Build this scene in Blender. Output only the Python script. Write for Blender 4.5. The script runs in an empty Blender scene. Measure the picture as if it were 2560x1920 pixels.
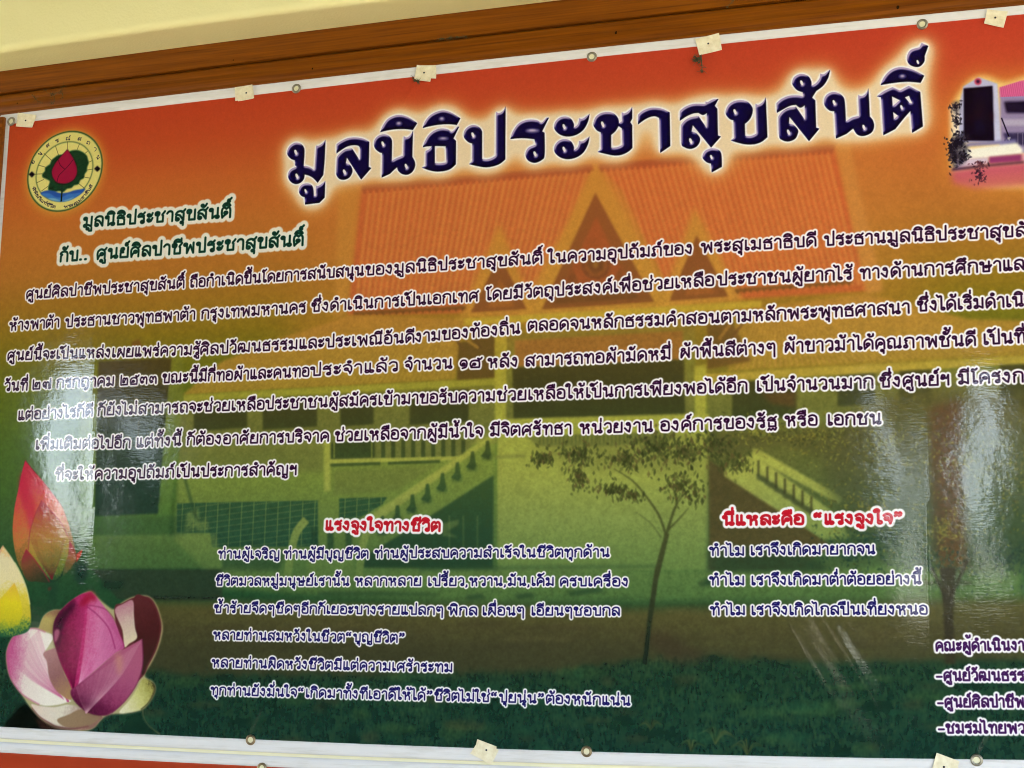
import bpy, bmesh, math, random, sys, time
import numpy as np
from mathutils import Vector, Matrix
from mathutils.geometry import delaunay_2d_cdt

random.seed(7)
RNG = np.random.default_rng(7)
scene = bpy.context.scene
COL = scene.collection

# ------------------------------------------------------------------ camera
F_PX, PITCH, YAW, ROLL = 4022.0, 0.17205, -0.32653, -0.01638
CAM_D, CAM_Z = 3.0, 1.55           # metres in front of the wall, eye height


def _rot(p, y, r):
    cp, sp, cy, sy, cr, sr = math.cos(p), math.sin(p), math.cos(y), math.sin(y), math.cos(r), math.sin(r)
    Rx = np.array([[1, 0, 0], [0, cp, -sp], [0, sp, cp]])
    Ry = np.array([[cy, 0, sy], [0, 1, 0], [-sy, 0, cy]])
    Rz = np.array([[cr, -sr, 0], [sr, cr, 0], [0, 0, 1]])
    return Ry @ Rx @ Rz


MCW = _rot(PITCH, YAW, ROLL)       # camera axes (right, down, forward) to wall axes (right, down, into the wall)
_c = MCW @ np.array([0, 0, 1.0])
CAM_X = -CAM_D / _c[2] * _c[0]
cam_data = bpy.data.cameras.new('camera')
cam = bpy.data.objects.new('camera', cam_data)
COL.objects.link(cam)
cam_data.sensor_width = 36.0
cam_data.lens = F_PX / 2560 * 36.0
cam_data.clip_start, cam_data.clip_end = 0.05, 500


def _w(v):
    return Vector((v[0], v[2], -v[1]))


_r, _d, _f = _w(MCW[:, 0]), _w(MCW[:, 1]), _w(MCW[:, 2])
cam.matrix_world = Matrix(((_r.x, -_d.x, -_f.x, CAM_X), (_r.y, -_d.y, -_f.y, -CAM_D), (_r.z, -_d.z, -_f.z, CAM_Z), (0, 0, 0, 1)))
scene.camera = cam


def at(px, py, d=0.0):
    """Where the sight line through a pixel of the 2560x1920 photograph meets the plane d metres in front of the wall: (x, z)."""
    v = MCW @ np.array([(px - 1280) / F_PX, (py - 960) / F_PX, 1.0])
    t = (CAM_D - d) / v[2]
    return CAM_X + t * v[0], CAM_Z - t * v[1]


# ------------------------------------------------------------------ daylight
EXPOSURE = 3.55
SUN_ELEV, SUN_AZ = math.radians(62), math.radians(200)
world = bpy.data.worlds.new('World')
scene.world = world
world.use_nodes = True
wn = world.node_tree.nodes
sky = wn.new('ShaderNodeTexSky')
sky.sky_type = 'NISHITA'
sky.sun_disc = False
sky.sun_elevation = SUN_ELEV
sky.sun_rotation = SUN_AZ
sky.air_density, sky.dust_density, sky.ozone_density = 1.0, 2.0, 1.0
wn['Background'].inputs['Strength'].default_value = 0.15
world.node_tree.links.new(sky.outputs[0], wn['Background'].inputs[0])
sun_data = bpy.data.lights.new('sun', 'SUN')
sun_data.energy, sun_data.angle, sun_data.color = 1.5, math.radians(10), (1.0, 0.95, 0.86)
sun = bpy.data.objects.new('sun', sun_data)
COL.objects.link(sun)
_sd = Vector((math.sin(SUN_AZ) * math.cos(SUN_ELEV), math.cos(SUN_AZ) * math.cos(SUN_ELEV), math.sin(SUN_ELEV)))
sun.rotation_euler = (-_sd).to_track_quat('-Z', 'Y').to_euler()
scene.view_settings.view_transform = 'Standard'
scene.view_settings.look = 'None'
scene.view_settings.exposure = EXPOSURE
scene.view_settings.gamma = 1.0
scene.view_settings.use_curve_mapping = False
scene.cycles.max_bounces = 8
scene.cycles.diffuse_bounces = 5
scene.cycles.filter_width = 1.05


# ------------------------------------------------------------------ helpers
def tag(o, label=None, cat=None, group=None, kind=None):
    if label: o['label'] = label
    if cat: o['category'] = cat
    if group: o['group'] = group
    if kind: o['kind'] = kind
    return o


def empty(name, loc=(0, 0, 0)):
    o = bpy.data.objects.new(name, None)
    o.empty_display_size = 0.05
    COL.objects.link(o)
    o.location = loc
    return o


def link_mesh(name, verts, faces, mat, parent=None, smooth=False, uvs=None):
    me = bpy.data.meshes.new(name)
    me.from_pydata([tuple(map(float, v)) for v in verts], [], [tuple(map(int, f)) for f in faces])
    if uvs is not None:
        lay = me.uv_layers.new(name='UVMap')
        lv = np.empty(len(me.loops), dtype=np.int32)
        me.loops.foreach_get('vertex_index', lv)
        lay.data.foreach_set('uv', np.asarray(uvs, dtype=np.float32)[lv].ravel())
    if mat: me.materials.append(mat)
    if smooth: me.polygons.foreach_set('use_smooth', [True] * len(me.polygons))
    me.update()
    o = bpy.data.objects.new(name, me)
    COL.objects.link(o)
    if parent:
        o.parent = parent
        o.location = -parent.location if False else (0, 0, 0)
    return o


def box(name, x0, x1, y0, y1, z0, z1, mat, parent=None):
    v = [(x, y, z) for x in (x0, x1) for y in (y0, y1) for z in (z0, z1)]
    f = [(0, 1, 3, 2), (4, 6, 7, 5), (0, 4, 5, 1), (2, 3, 7, 6), (0, 2, 6, 4), (1, 5, 7, 3)]
    return link_mesh(name, v, f, mat, parent)


def sweep(name, sections, mat, parent=None, smooth=True):
    """sections: list of rings (same number of 3-D points each); open profile, joined ring to ring."""
    n = len(sections[0])
    v = [p for s in sections for p in s]
    f = []
    for i in range(len(sections) - 1):
        for j in range(n - 1):
            a = i * n + j
            f.append((a, a + n, a + n + 1, a + 1))
    return link_mesh(name, v, f, mat, parent, smooth)


def mat_new(name, color, rough=0.6, metal=0.0, spec=0.5):
    m = bpy.data.materials.new(name)
    m.use_nodes = True
    b = m.node_tree.nodes['Principled BSDF']
    b.inputs['Base Color'].default_value = (*color, 1)
    b.inputs['Roughness'].default_value = rough
    b.inputs['Metallic'].default_value = metal
    b.inputs['Specular IOR Level'].default_value = spec
    return m, m.node_tree.nodes, m.node_tree.links, b


def lin(c):
    return tuple((x / 255 / 12.92) if x / 255 <= 0.04045 else ((x / 255 + 0.055) / 1.055) ** 2.4 for x in c)


def node(nt, t, **kw):
    n = nt.new(t)
    for k, v in kw.items():
        if k in n.inputs: n.inputs[k].default_value = v
        else: setattr(n, k, v)
    return n


def px_line(pts, d, xs):
    """A horizontal edge measured in the photograph, as (x, z) points on the plane d in front of the wall."""
    p = np.array(pts, float)
    deg = min(2, len(p) - 1)
    c = np.polyfit(p[:, 0], p[:, 1], deg)
    return [at(x, np.polyval(c, x), d) for x in xs]


XS = list(np.linspace(-160, 2900, 35))

# ------------------------------------------------------------------ the edges of the banner, as measured
L_BEAM = [(0, 127), (293, 87.5), (570, 44.8), (900, 6)]
L_TAN = [(0, 179), (346, 134), (610, 97.6), (900, 63), (1406, 0)]
L_GROOVE = [(0, 234), (900, 122), (1660, 34.6), (1831, 16)]
L_TOP = [(5, 283.6), (264, 260), (586, 215), (900, 181), (1500, 113), (1738, 96), (2560, 10)]
L_RED = [(94, 303), (586, 250), (900, 212), (1500, 145), (1738, 117), (2293, 66), (2560, 40)]
L_GREEN = [(0, 1817), (234, 1827.5), (700, 1850), (900, 1861), (1170, 1868), (1700, 1885), (2560, 1899)]
L_BOT = [(0, 1845), (220, 1858), (542, 1872), (800, 1887), (900, 1894), (1300, 1906), (1700, 1914), (2560, 1930)]
L_TOP2 = [(0, 1855), (220, 1867), (542, 1882), (800, 1896), (1200, 1914), (1700, 1926), (2560, 1945)]
L_RED2 = [(0, 1879), (220, 1894.5), (500, 1908), (740, 1920), (1200, 1938), (1700, 1952), (2560, 1968)]


class Curve:
    """z as a quadratic of x on the wall plane."""
    def __init__(self, pts):
        q = np.polyfit([p[0] for p in pts], [p[1] for p in pts], 2)
        g = np.array([at(x, np.polyval(q, x)) for x in np.linspace(-100, 2800, 25)])
        self.c = np.polyfit(g[:, 0], g[:, 1], 3)

    def __call__(self, x):
        return np.polyval(self.c, x)


Z_TOP, Z_RED, Z_GREEN, Z_BOT = Curve(L_TOP), Curve(L_RED), Curve(L_GREEN), Curve(L_BOT)
X_LEFT = at(6, 320)[0]
X_PRINT = at(29, 323)[0]
X_RIGHT = at(2840, 900)[0]

# ------------------------------------------------------------------ print raster
TX = 1250.0                                   # texels per metre of banner
_zmax = max(Z_TOP(X_LEFT), Z_TOP(X_RIGHT), Z_TOP((X_LEFT + X_RIGHT) / 2)) + 0.01
_zmin = min(Z_BOT(X_LEFT), Z_BOT(X_RIGHT), Z_BOT((X_LEFT + X_RIGHT) / 2)) - 0.01
UX0, UZ1 = X_LEFT - 0.01, _zmax
W = int((X_RIGHT + 0.01 - UX0) * TX)
H = int((UZ1 - _zmin) * TX)
UX1, UZ0 = UX0 + W / TX, UZ1 - H / TX
gx = (UX0 + (np.arange(W) + 0.5) / TX)
gz = (UZ1 - (np.arange(H) + 0.5) / TX)
zr, zg = Z_RED(gx), Z_GREEN(gx)
S = ((zr[None, :] - gz[:, None]) / (zr - zg)[None, :]).astype(np.float32)      # 0 at the top of the print, 1 at its bottom
IMG = np.zeros((H, W, 3), np.float32)


def T(pts, org=None):
    """photograph pixels (or a zoomed crop's, org = (x, y, scale)) to texels"""
    out = []
    for p in pts:
        x, y = p[0], p[1]
        if org: x, y = org[0] + x / org[2], org[1] + y / org[2]
        X, Z = at(x, y)
        out.append(((X - UX0) * TX, (UZ1 - Z) * TX))
    return np.array(out)


def smooth_path(pts, org=None, closed=True, n=6):
    """Catmull-Rom through the points; a third entry marks a corner."""
    P = np.array([(p[0], p[1]) for p in pts], float)
    C = [len(p) > 2 for p in pts]
    N = len(P)
    out = []
    rng = range(N) if closed else range(N - 1)
    for i in rng:
        p1, p2 = P[i], P[(i + 1) % N]
        c1, c2 = C[i], C[(i + 1) % N]
        p0 = p1 if (c1 or (not closed and i == 0)) else P[i - 1]
        p3 = p2 if (c2 or (not closed and i == N - 2)) else P[(i + 2) % N]
        if c1 and c2:
            out.append(p1)
            continue
        for k in range(n):
            t = k / n
            out.append(0.5 * ((2 * p1) + (p2 - p0) * t + (2 * p0 - 5 * p1 + 4 * p2 - p3) * t * t + (3 * p1 - p0 - 3 * p2 + p3) * t ** 3))
    if not closed: out.append(P[-1])
    return T(out, org)


def area2(p):
    x, y = p[:, 0], p[:, 1]
    return float(np.sum(x * np.roll(y, -1) - np.roll(x, -1) * y))


SS = 4


def raster(polys):
    """Coverage of polygons (first outer, later ones may be holes given as ('hole', pts)); returns window and mask."""
    rings = []
    for p in polys:
        hole = isinstance(p, tuple)
        q = p[1] if hole else p
        if (area2(q) < 0) != hole: q = q[::-1]
        rings.append(q)
    allp = np.concatenate(rings)
    x0, y0 = np.floor(allp.min(0)).astype(int) - 1
    x1, y1 = np.ceil(allp.max(0)).astype(int) + 2
    x0, y0, x1, y1 = max(x0, 0), max(y0, 0), min(x1, W), min(y1, H)
    if x1 <= x0 or y1 <= y0: return None
    w, h = x1 - x0, y1 - y0
    acc = np.zeros((h * SS, w + 2), np.float32)
    for q in rings:
        a, b = q, np.roll(q, -1, 0)
        for (ax, ay), (bx, by) in zip(a, b):
            if ay == by: continue
            s = 1.0
            if ay > by: ax, ay, bx, by, s = bx, by, ax, ay, -1.0
            r0 = max(int(math.ceil((ay - y0) * SS - 0.5)), 0)
            r1 = min(int(math.ceil((by - y0) * SS - 0.5)), h * SS)
            if r1 <= r0: continue
            r = np.arange(r0, r1)
            xx = ax + ((r + 0.5) / SS + y0 - ay) * (bx - ax) / (by - ay) - x0
            xx = np.clip(xx, 0, w)
            ix = xx.astype(int)
            fx = xx - ix
            acc[r, ix] += s * (1 - fx)
            acc[r, ix + 1] += s * fx
    m = np.clip(np.abs(np.cumsum(acc, 1)[:, :w]), 0, 1).reshape(h, SS, w).mean(1)
    return (x0, y0, x1, y1), m


def box1(a, r, ax):
    if r < 1: return a
    n = a.shape[ax]
    pad = [(0, 0), (0, 0)]
    pad[ax] = (r + 1, r)
    c = np.cumsum(np.pad(a, pad, mode='edge'), ax, dtype=np.float64)
    hi = np.take(c, range(2 * r + 1, 2 * r + 1 + n), ax)
    lo = np.take(c, range(0, n), ax)
    return ((hi - lo) / (2 * r + 1)).astype(np.float32)


def blur(a, s):
    r = max(1, int(round(s * 1.0)))
    for _ in range(3):
        a = box1(box1(a, r, 0), r, 1)
    return a


def sstep(a, b, x):
    t = np.clip((x - a) / (b - a), 0, 1)
    return t * t * (3 - 2 * t)


def put(win, m, color, alpha=1.0):
    x0, y0, x1, y1 = win
    v = IMG[y0:y1, x0:x1]
    c = color(win) if callable(color) else (np.array(color, np.float32) / 255)
    a = (m * alpha)[..., None]
    v += (c - v) * a


def padwin(win, m, p):
    x0, y0, x1, y1 = win
    X0, Y0, X1, Y1 = max(x0 - p, 0), max(y0 - p, 0), min(x1 + p, W), min(y1 + p, H)
    out = np.zeros((Y1 - Y0, X1 - X0), np.float32)
    out[y0 - Y0:y1 - Y0, x0 - X0:x1 - X0] = m
    return (X0, Y0, X1, Y1), out


def fill(polys, color, alpha=1.0, soft=0.0, org=None, smooth=False, noise=0.0):
    """polys: one list of points, in photograph pixels"""
    if smooth: P = smooth_path(polys, org)
    else: P = T(polys, org)
    r = raster([P])
    if r is None: return None
    win, m = r
    if soft > 0:
        win, m = padwin(win, m, int(soft * 3) + 2)
        m = blur(m, soft)
    if noise > 0:
        n = NOISE[win[1]:win[3], win[0]:win[2]]
        m = m * np.clip(1 - noise * 0.5 + noise * n, 0, 1)
    put(win, m, color, alpha)
    return win, m


def stroke(pts, width, color, alpha=1.0, org=None, smooth=True, soft=0.0, taper=None):
    """a line of given width (photograph pixels)"""
    P = smooth_path(pts, org, closed=False) if smooth else T(pts, org)
    wt = width * TX / 1330.0 / 2
    d = np.gradient(P, axis=0)
    L = np.maximum(np.hypot(d[:, 0], d[:, 1]), 1e-6)
    nrm = np.c_[-d[:, 1] / L, d[:, 0] / L]
    k = np.linspace(1, taper, len(P))[:, None] if taper is not None else 1.0
    ring = np.concatenate([P + nrm * wt * k, (P - nrm * wt * k)[::-1]])
    r = raster([ring])
    if r is None: return
    win, m = r
    if soft > 0:
        win, m = padwin(win, m, int(soft * 3) + 2)
        m = blur(m, soft)
    put(win, m, color, alpha)


def fbm(scales, weights):
    out = np.zeros((H, W), np.float32)
    for s, w in zip(scales, weights):
        q = max(1, int(s / 8))                      # wide noise is made small and enlarged
        g = RNG.normal(0, 1, (H // q + 2, W // q + 2)).astype(np.float32)
        g = blur(g, max(1, s / q / 2.4))
        g /= g.std()
        if q > 1:
            yy, xx = np.arange(H) / q, np.arange(W) / q
            iy, ix = yy.astype(int), xx.astype(int)
            fy, fx = (yy - iy)[:, None].astype(np.float32), (xx - ix)[None, :].astype(np.float32)
            a = g[iy][:, ix] * (1 - fx) + g[iy][:, ix + 1] * fx
            b = g[iy + 1][:, ix] * (1 - fx) + g[iy + 1][:, ix + 1] * fx
            g = a * (1 - fy) + b * fy
        out += w * g[:H, :W]
    return .5 + .16 * out / math.sqrt(sum(w * w for w in weights))


NOISE = np.clip((fbm([2.5, 5, 12], [1, .8, .6]) - .5) * 1.5 + .5, 0, 1)


def table(rows):
    ks = np.array([r[0] for r in rows])
    cs = np.array([r[1] for r in rows], float) / 255
    def f(win):
        s = S[win[1]:win[3], win[0]:win[2]]
        return np.stack([np.interp(s, ks, cs[:, i]) for i in range(3)], -1).astype(np.float32)
    return f


BASE = table([(0, (190, 68, 36)), (.06, (193, 78, 38)), (.13, (199, 102, 45)), (.2, (194, 114, 47)), (.27, (182, 117, 45)), (.33, (160, 116, 36)),
              (.38, (138, 114, 28)), (.43, (114, 112, 28)), (.48, (96, 110, 30)), (.55, (80, 106, 40)), (.62, (70, 102, 42)), (.7, (54, 88, 46)),
              (.78, (36, 76, 46)), (.86, (26, 62, 44)), (.93, (22, 58, 44)), (1, (22, 58, 46))])
LIGHT = table([(.1, (214, 134, 64)), (.2, (212, 142, 62)), (.3, (208, 150, 60)), (.4, (196, 158, 56)), (.45, (186, 164, 57)), (.5, (184, 174, 66)),
               (.55, (176, 174, 72)), (.62, (164, 168, 78)), (.68, (140, 154, 80)), (.74, (112, 136, 72)), (.8, (86, 114, 60)), (.86, (50, 90, 50)), (.95, (40, 80, 50))])
MID = table([(.15, (200, 110, 56)), (.3, (176, 118, 48)), (.4, (152, 116, 48)), (.46, (134, 124, 50)), (.52, (120, 116, 56)), (.6, (112, 116, 58)),
             (.68, (98, 112, 60)), (.75, (78, 97, 56)), (.82, (54, 86, 50)), (.9, (38, 72, 48))])
DARK = table([(.15, (150, 70, 45)), (.25, (135, 72, 44)), (.35, (105, 72, 36)), (.42, (82, 66, 34)), (.5, (64, 58, 32)), (.56, (56, 64, 34)),
              (.62, (50, 74, 44)), (.7, (36, 66, 48)), (.8, (30, 54, 40)), (.9, (20, 46, 36))])
# ------------------------------------------------------------------ printed picture: ground colour and the faded photograph of the hall
FULL = (0, 0, W, H)
IMG[:] = BASE(FULL)
IMG += (np.linspace(0, 1, W)[None, :, None] * np.clip(1 - S / .45, 0, 1)[..., None] * np.array([.03, -.015, .06])).astype(np.float32)     # pinker towards the right, strongest at the top


def shade(polys, tone, alpha=1.0, soft=1.2, **k):
    return fill(polys, tone, alpha, soft, **k)


def stripes(poly, color, alpha, pts_top, pts_bot, n, duty=0.5, soft=1.0):
    """lines running from points along one edge to points along another, clipped by nothing (give edges that lie inside)"""
    (ax, ay), (bx, by) = pts_top
    (cx, cy), (dx, dy) = pts_bot
    for i in range(n):
        a, b = i / n, (i + duty) / n
        q = [(ax + (bx - ax) * a, ay + (by - ay) * a), (ax + (bx - ax) * b, ay + (by - ay) * b),
             (cx + (dx - cx) * b, cy + (dy - cy) * b), (cx + (dx - cx) * a, cy + (dy - cy) * a)]
        fill(q, color, alpha * random.uniform(0.7, 1.0), soft)


# general lightening of the middle where the hall stands
shade([(840, 430), (2200, 330), (2330, 800), (2300, 1000), (820, 1000), (700, 900)], (214, 132, 62), 0.35, 40)
# upper roof
ROOFC = (206, 100, 58)
shade([(908, 474), (1484, 419), (1330, 790), (1165, 785), (872, 790)], ROOFC, 0.95, 3)
shade([(1500, 417), (2087, 371), (2172, 730), (1690, 760), (1560, 480)], (210, 98, 56), 0.95, 3)
shade([(850, 470), (905, 468), (868, 790), (838, 800), (845, 640)], (206, 142, 62), 0.75, 6)
shade([(2087, 352), (2124, 350), (2150, 480), (2210, 730), (2165, 740), (2130, 560)], (214, 142, 72), 0.85, 4)
stripes(None, (226, 152, 76), 0.8, [(925, 486), (1478, 434)], [(890, 775), (1400, 725)], 36, 0.42, 1.6)
stripes(None, (230, 148, 78), 0.8, [(1512, 432), (2082, 388)], [(1610, 740), (2160, 715)], 38, 0.42, 1.6)
# pale flare behind the gables
shade([(1489, 405), (1560, 520), (1700, 790), (1290, 800), (1420, 560)], (208, 146, 60), 0.9, 6)
shade([(1252, 560), (1345, 790), (1150, 800)], (206, 144, 58), 0.9, 6)
shade([(1738, 520), (1860, 755), (1650, 775)], (210, 148, 62), 0.9, 6)
# ridge tiles
for (a, b) in (((908, 473), (1482, 421)), ((1500, 419), (2087, 372))):
    shade([(a[0], a[1] - 7), (b[0], b[1] - 8), (b[0] + (6 if a[0] < 1400 else 0), b[1] + 8), (a[0], a[1] + 7)], (150, 64, 46), 0.75, 2.0)
    n = int((b[0] - a[0]) / 15)
    for i in range(n):
        t = (i + .5) / n
        x, y = a[0] + (b[0] - a[0]) * t, a[1] + (b[1] - a[1]) * t + 9
        shade([(x - 5, y - 5), (x + 5, y - 5), (x + 3, y + 6), (x - 3, y + 6)], (150, 64, 46), 0.6, 1.2)
# eaves of the upper roof
for (a, b) in (((888, 785), (1168, 770)), ((1838, 728), (2132, 706))):
    shade([(a[0], a[1] - 4), (b[0], b[1] - 4), (b[0], b[1] + 5), (a[0], a[1] + 5)], (112, 72, 36), 0.8, 1.5)
    n = int((b[0] - a[0]) / 16)
    for i in range(n):
        t = (i + .5) / n
        x, y = a[0] + (b[0] - a[0]) * t, a[1] + (b[1] - a[1]) * t + 6
        shade([(x - 4, y - 4), (x + 4, y - 4), (x, y + 6)], (105, 66, 34), 0.7, 1)
# gables
GD = (134, 74, 44)
shade([(1491, 484), (1638, 757), (1357, 776)], GD, 0.95, 2, noise=.35)
shade([(1493, 545), (1580, 722), (1402, 733)], (166, 80, 46), 0.95, 3, noise=.5)
shade([(1402, 733), (1580, 722), (1600, 748), (1385, 762)], (112, 68, 40), 0.8, 2, noise=.3)
for r_, c_ in ((36, (118, 64, 42)), (28, (146, 82, 44)), (20, (112, 64, 40)), (7, (160, 112, 50))):
    shade([(1492 + r_ * math.cos(t), 664 + r_ * 1.05 * math.sin(t)) for t in np.linspace(0, 6.28, 20)[:-1]], c_, 0.85, 1.5)
for s_ in (-1, 1):
    shade([(1492 + s_ * 45, 700), (1492 + s_ * 62, 668), (1492 + s_ * 72, 712), (1492 + s_ * 55, 728)], (128, 70, 42), .8, 2)
shade([(1253, 640), (1320, 775), (1180, 784)], GD, 0.95, 2, noise=.35)
shade([(1254, 700), (1290, 768), (1222, 772)], (172, 100, 46), 0.8, 3)
shade([(1744, 590), (1823, 744), (1676, 755)], GD, 0.95, 2, noise=.35)
shade([(1748, 672), (1790, 736), (1714, 741)], (176, 98, 50), 0.8, 3)
# fascia below the gables, then the porch beam
shade([(1140, 800), (1905, 754), (1905, 772), (1140, 818)], (206, 172, 60), 0.9, 2)
for i in range(46):
    t = i / 46
    x, y = 1150 + 750 * t, 822 - 46 * t
    shade([(x, y - 5), (x + 9, y - 5), (x + 4, y + 6)], (176, 110, 50), 0.7, 1)
# lower roofs
LR = table([(.2, (205, 124, 60)), (.34, (200, 132, 58)), (.42, (184, 134, 54)), (.48, (170, 134, 50)), (.55, (150, 134, 50))])
shade([(459, 990), (560, 905), (700, 850), (880, 790), (1165, 800), (1142, 950), (712, 975)], LR, 0.95, 3)
stripes(None, (206, 160, 66), 0.35, [(700, 862), (1150, 812)], [(480, 985), (1130, 948)], 54, 0.45, 1.2)
shade([(1880, 775), (2165, 735), (2420, 800), (2900, 810), (2900, 878), (2560, 895), (1820, 930), (1826, 830)], LR, 0.95, 3)
stripes(None, (226, 156, 84), 0.4, [(1900, 780), (2180, 745)], [(1840, 925), (2560, 880)], 52, 0.45, 1.2)
shade([(462, 990), (712, 975), (1245, 948), (1245, 966), (712, 993), (462, 1008)], (176, 166, 60), 0.85, 2)
shade([(1740, 938), (2560, 892), (2900, 872), (2900, 896), (2560, 914), (1740, 960)], (200, 166, 66), 0.85, 2.5)
# walls under the lower roofs
shade([(452, 1006), (1245, 966), (1245, 1110), (452, 1135)], MID, 0.95, 3, noise=.15)
shade([(1770, 958), (2560, 914), (2900, 896), (2900, 1075), (2300, 1080), (1770, 1085)], MID, 0.9, 3, noise=.2)
for q in ([(489, 1008), (622, 1000), (622, 1070), (489, 1080)], [(661, 1000), (797, 992), (797, 1068), (661, 1076)], [(855, 990), (938, 986), (938, 1062), (855, 1068)],
          [(1028, 982), (1175, 974), (1175, 1056), (1028, 1064)], [(1832, 958), (1992, 948), (1992, 1045), (1832, 1050)], [(2095, 942), (2188, 936), (2188, 1012), (2095, 1018)],
          [(2250, 930), (2330, 926), (2330, 1010), (2250, 1014)], [(2500, 915), (2640, 908), (2640, 1026), (2500, 1030)]):
    shade(q, DARK, 0.92, 2, noise=.15)
shade([(1902, 985), (1990, 978), (1990, 1020), (1930, 1010)], (110, 70, 40), 0.6, 4)
# recess, columns, porch
shade([(1150, 860), (1242, 835), (1242, 945), (1146, 952)], (104, 74, 38), 0.95, 2, noise=.3)
stroke([(1142, 848), (1165, 880)], 9, (110, 76, 40), .8, smooth=False, soft=1)
stroke([(1160, 846), (1200, 872)], 8, (182, 132, 56), .8, smooth=False, soft=1)
stroke([(1186, 842), (1206, 872)], 7, (98, 66, 38), .8, smooth=False, soft=1)
shade([(1770, 812), (1832, 806), (1880, 905), (1770, 925)], (112, 76, 40), 0.9, 3, noise=.3)
stroke([(1800, 850), (1828, 812)], 9, (190, 130, 60), .6, smooth=False, soft=1)
stroke([(1832, 845), (1858, 812)], 8, (112, 70, 40), .7, smooth=False, soft=1)
shade([(1262, 840), (1740, 812), (1740, 1042), (1262, 1052)], MID, 0.95, 2, noise=.3)
shade([(1290, 853), (1709, 829), (1709, 901), (1290, 919)], (166, 106, 50), 0.95, 2)
shade([(1284, 921), (1712, 900), (1715, 1036), (1287, 1048)], DARK, 0.98, 2, noise=.12)
shade([(1240, 838), (1270, 836), (1268, 1060), (1240, 1062)], LIGHT, 0.95, 1.5)
shade([(1738, 918), (1768, 914), (1768, 1075), (1740, 1078)], LIGHT, 0.95, 1.5)
# balcony, walls below
shade([(1246, 1050), (1775, 1036), (1775, 1200), (1775, 1425), (1246, 1432)], LIGHT, 0.95, 2)
shade([(1317, 1092), (1690, 1078), (1690, 1100), (1531, 1118), (1350, 1118)], MID, 0.9, 2, noise=.4)
for i in range(32):
    x = 1350 + i * 10
    shade([(x, 1088), (x + 4, 1088), (x + 4, 1114), (x, 1114)], DARK, 0.45, 1)
shade([(1240, 1140), (1315, 1136), (1315, 1145), (1240, 1149)], MID, 0.6, 1.5)
shade([(452, 1130), (1245, 1085), (1245, 1440), (520, 1430), (440, 1350)], LIGHT, 0.55, 5)
shade([(452, 1128), (815, 1108), (815, 1180), (452, 1190)], MID, 0.8, 5, noise=.15)
shade([(828, 1106), (1200, 1090), (1160, 1146), (828, 1152)], MID, 0.95, 1.5, noise=.2)
shade([(830, 1107), (941, 1102), (941, 1145), (830, 1149)], DARK, 0.9, 1.5)
for i in range(9):
    x = 957 + i * 25
    shade([(x, 1101), (x + 10, 1101), (x + 10, 1146), (x, 1147)], DARK, 0.8, 1.2)
for x in (838, 932):
    shade([(x, 1106), (x + 3, 1106), (x + 3, 1146), (x, 1146)], LIGHT, 0.7, .8)
shade([(828, 1150), (1148, 1142), (1148, 1152), (828, 1160)], LIGHT, 1, 1.2)
shade([(828, 1161), (955, 1156), (955, 1164), (828, 1168)], DARK, .75, 1.2)
shade([(974, 1156), (1104, 1151), (1104, 1159), (974, 1163)], DARK, .75, 1.2)
shade([(814, 1106), (830, 1105), (830, 1228), (814, 1230)], LIGHT, .9, 1.5)
shade([(838, 1178), (1095, 1165), (1000, 1225), (838, 1240)], MID, .55, 3, noise=.15)
# lattice screens, left lower floor
GRID_D = table([(.6, (42, 76, 52)), (.7, (30, 68, 56)), (.8, (26, 56, 46))])
LAT = [([(447, 1259), (799, 1252), (799, 1367), (535, 1369), (530, 1333), (447, 1333)], 447, 799, 1250, 1370), ([(852, 1247), (972, 1244), (960, 1262), (900, 1298), (852, 1300)], 852, 972, 1244, 1300)]
for poly, xa, xb, ya, yb in LAT:
    r = shade(poly, GRID_D, 0.9, 1.2)
    wn_, m_ = r
    xx, yy = np.meshgrid(np.arange(wn_[0], wn_[2]), np.arange(wn_[1], wn_[3]))
    u0, u1 = T([(xa, ya)])[0][0], T([(xb, ya)])[0][0]
    period = (u1 - u0) / ((xb - xa) / 30.0)
    vline = np.clip(1.6 - np.abs(((xx - u0) / period) % 1 - 0.5) * period * 0.9, 0, 1)
    fine = 0.5 + 0.5 * np.sin(xx * 1.1) * np.sin(yy * 0.75)
    ph_ = (u1 - u0) / ((xb - xa) / 13.0)
    hline = np.clip(1.3 - np.abs(((yy + .11 * xx) / ph_) % 1 - 0.5) * ph_ * 0.55, 0, 1)
    put(wn_, m_ * np.clip(vline * .9 + hline * .45 * (.5 + fine) + 0.2 * fine, 0, 1), LIGHT, 0.55)
for q in ([(470, 1285), (500, 1270), (505, 1320), (465, 1330)], [(500, 1310), (520, 1296), (530, 1325), (498, 1330)]):
    shade(q, LIGHT, .5, 3, noise=.6)
shade([(460, 1186), (468, 1186), (500, 1300), (490, 1300)], DARK, .6, 2)
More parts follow.
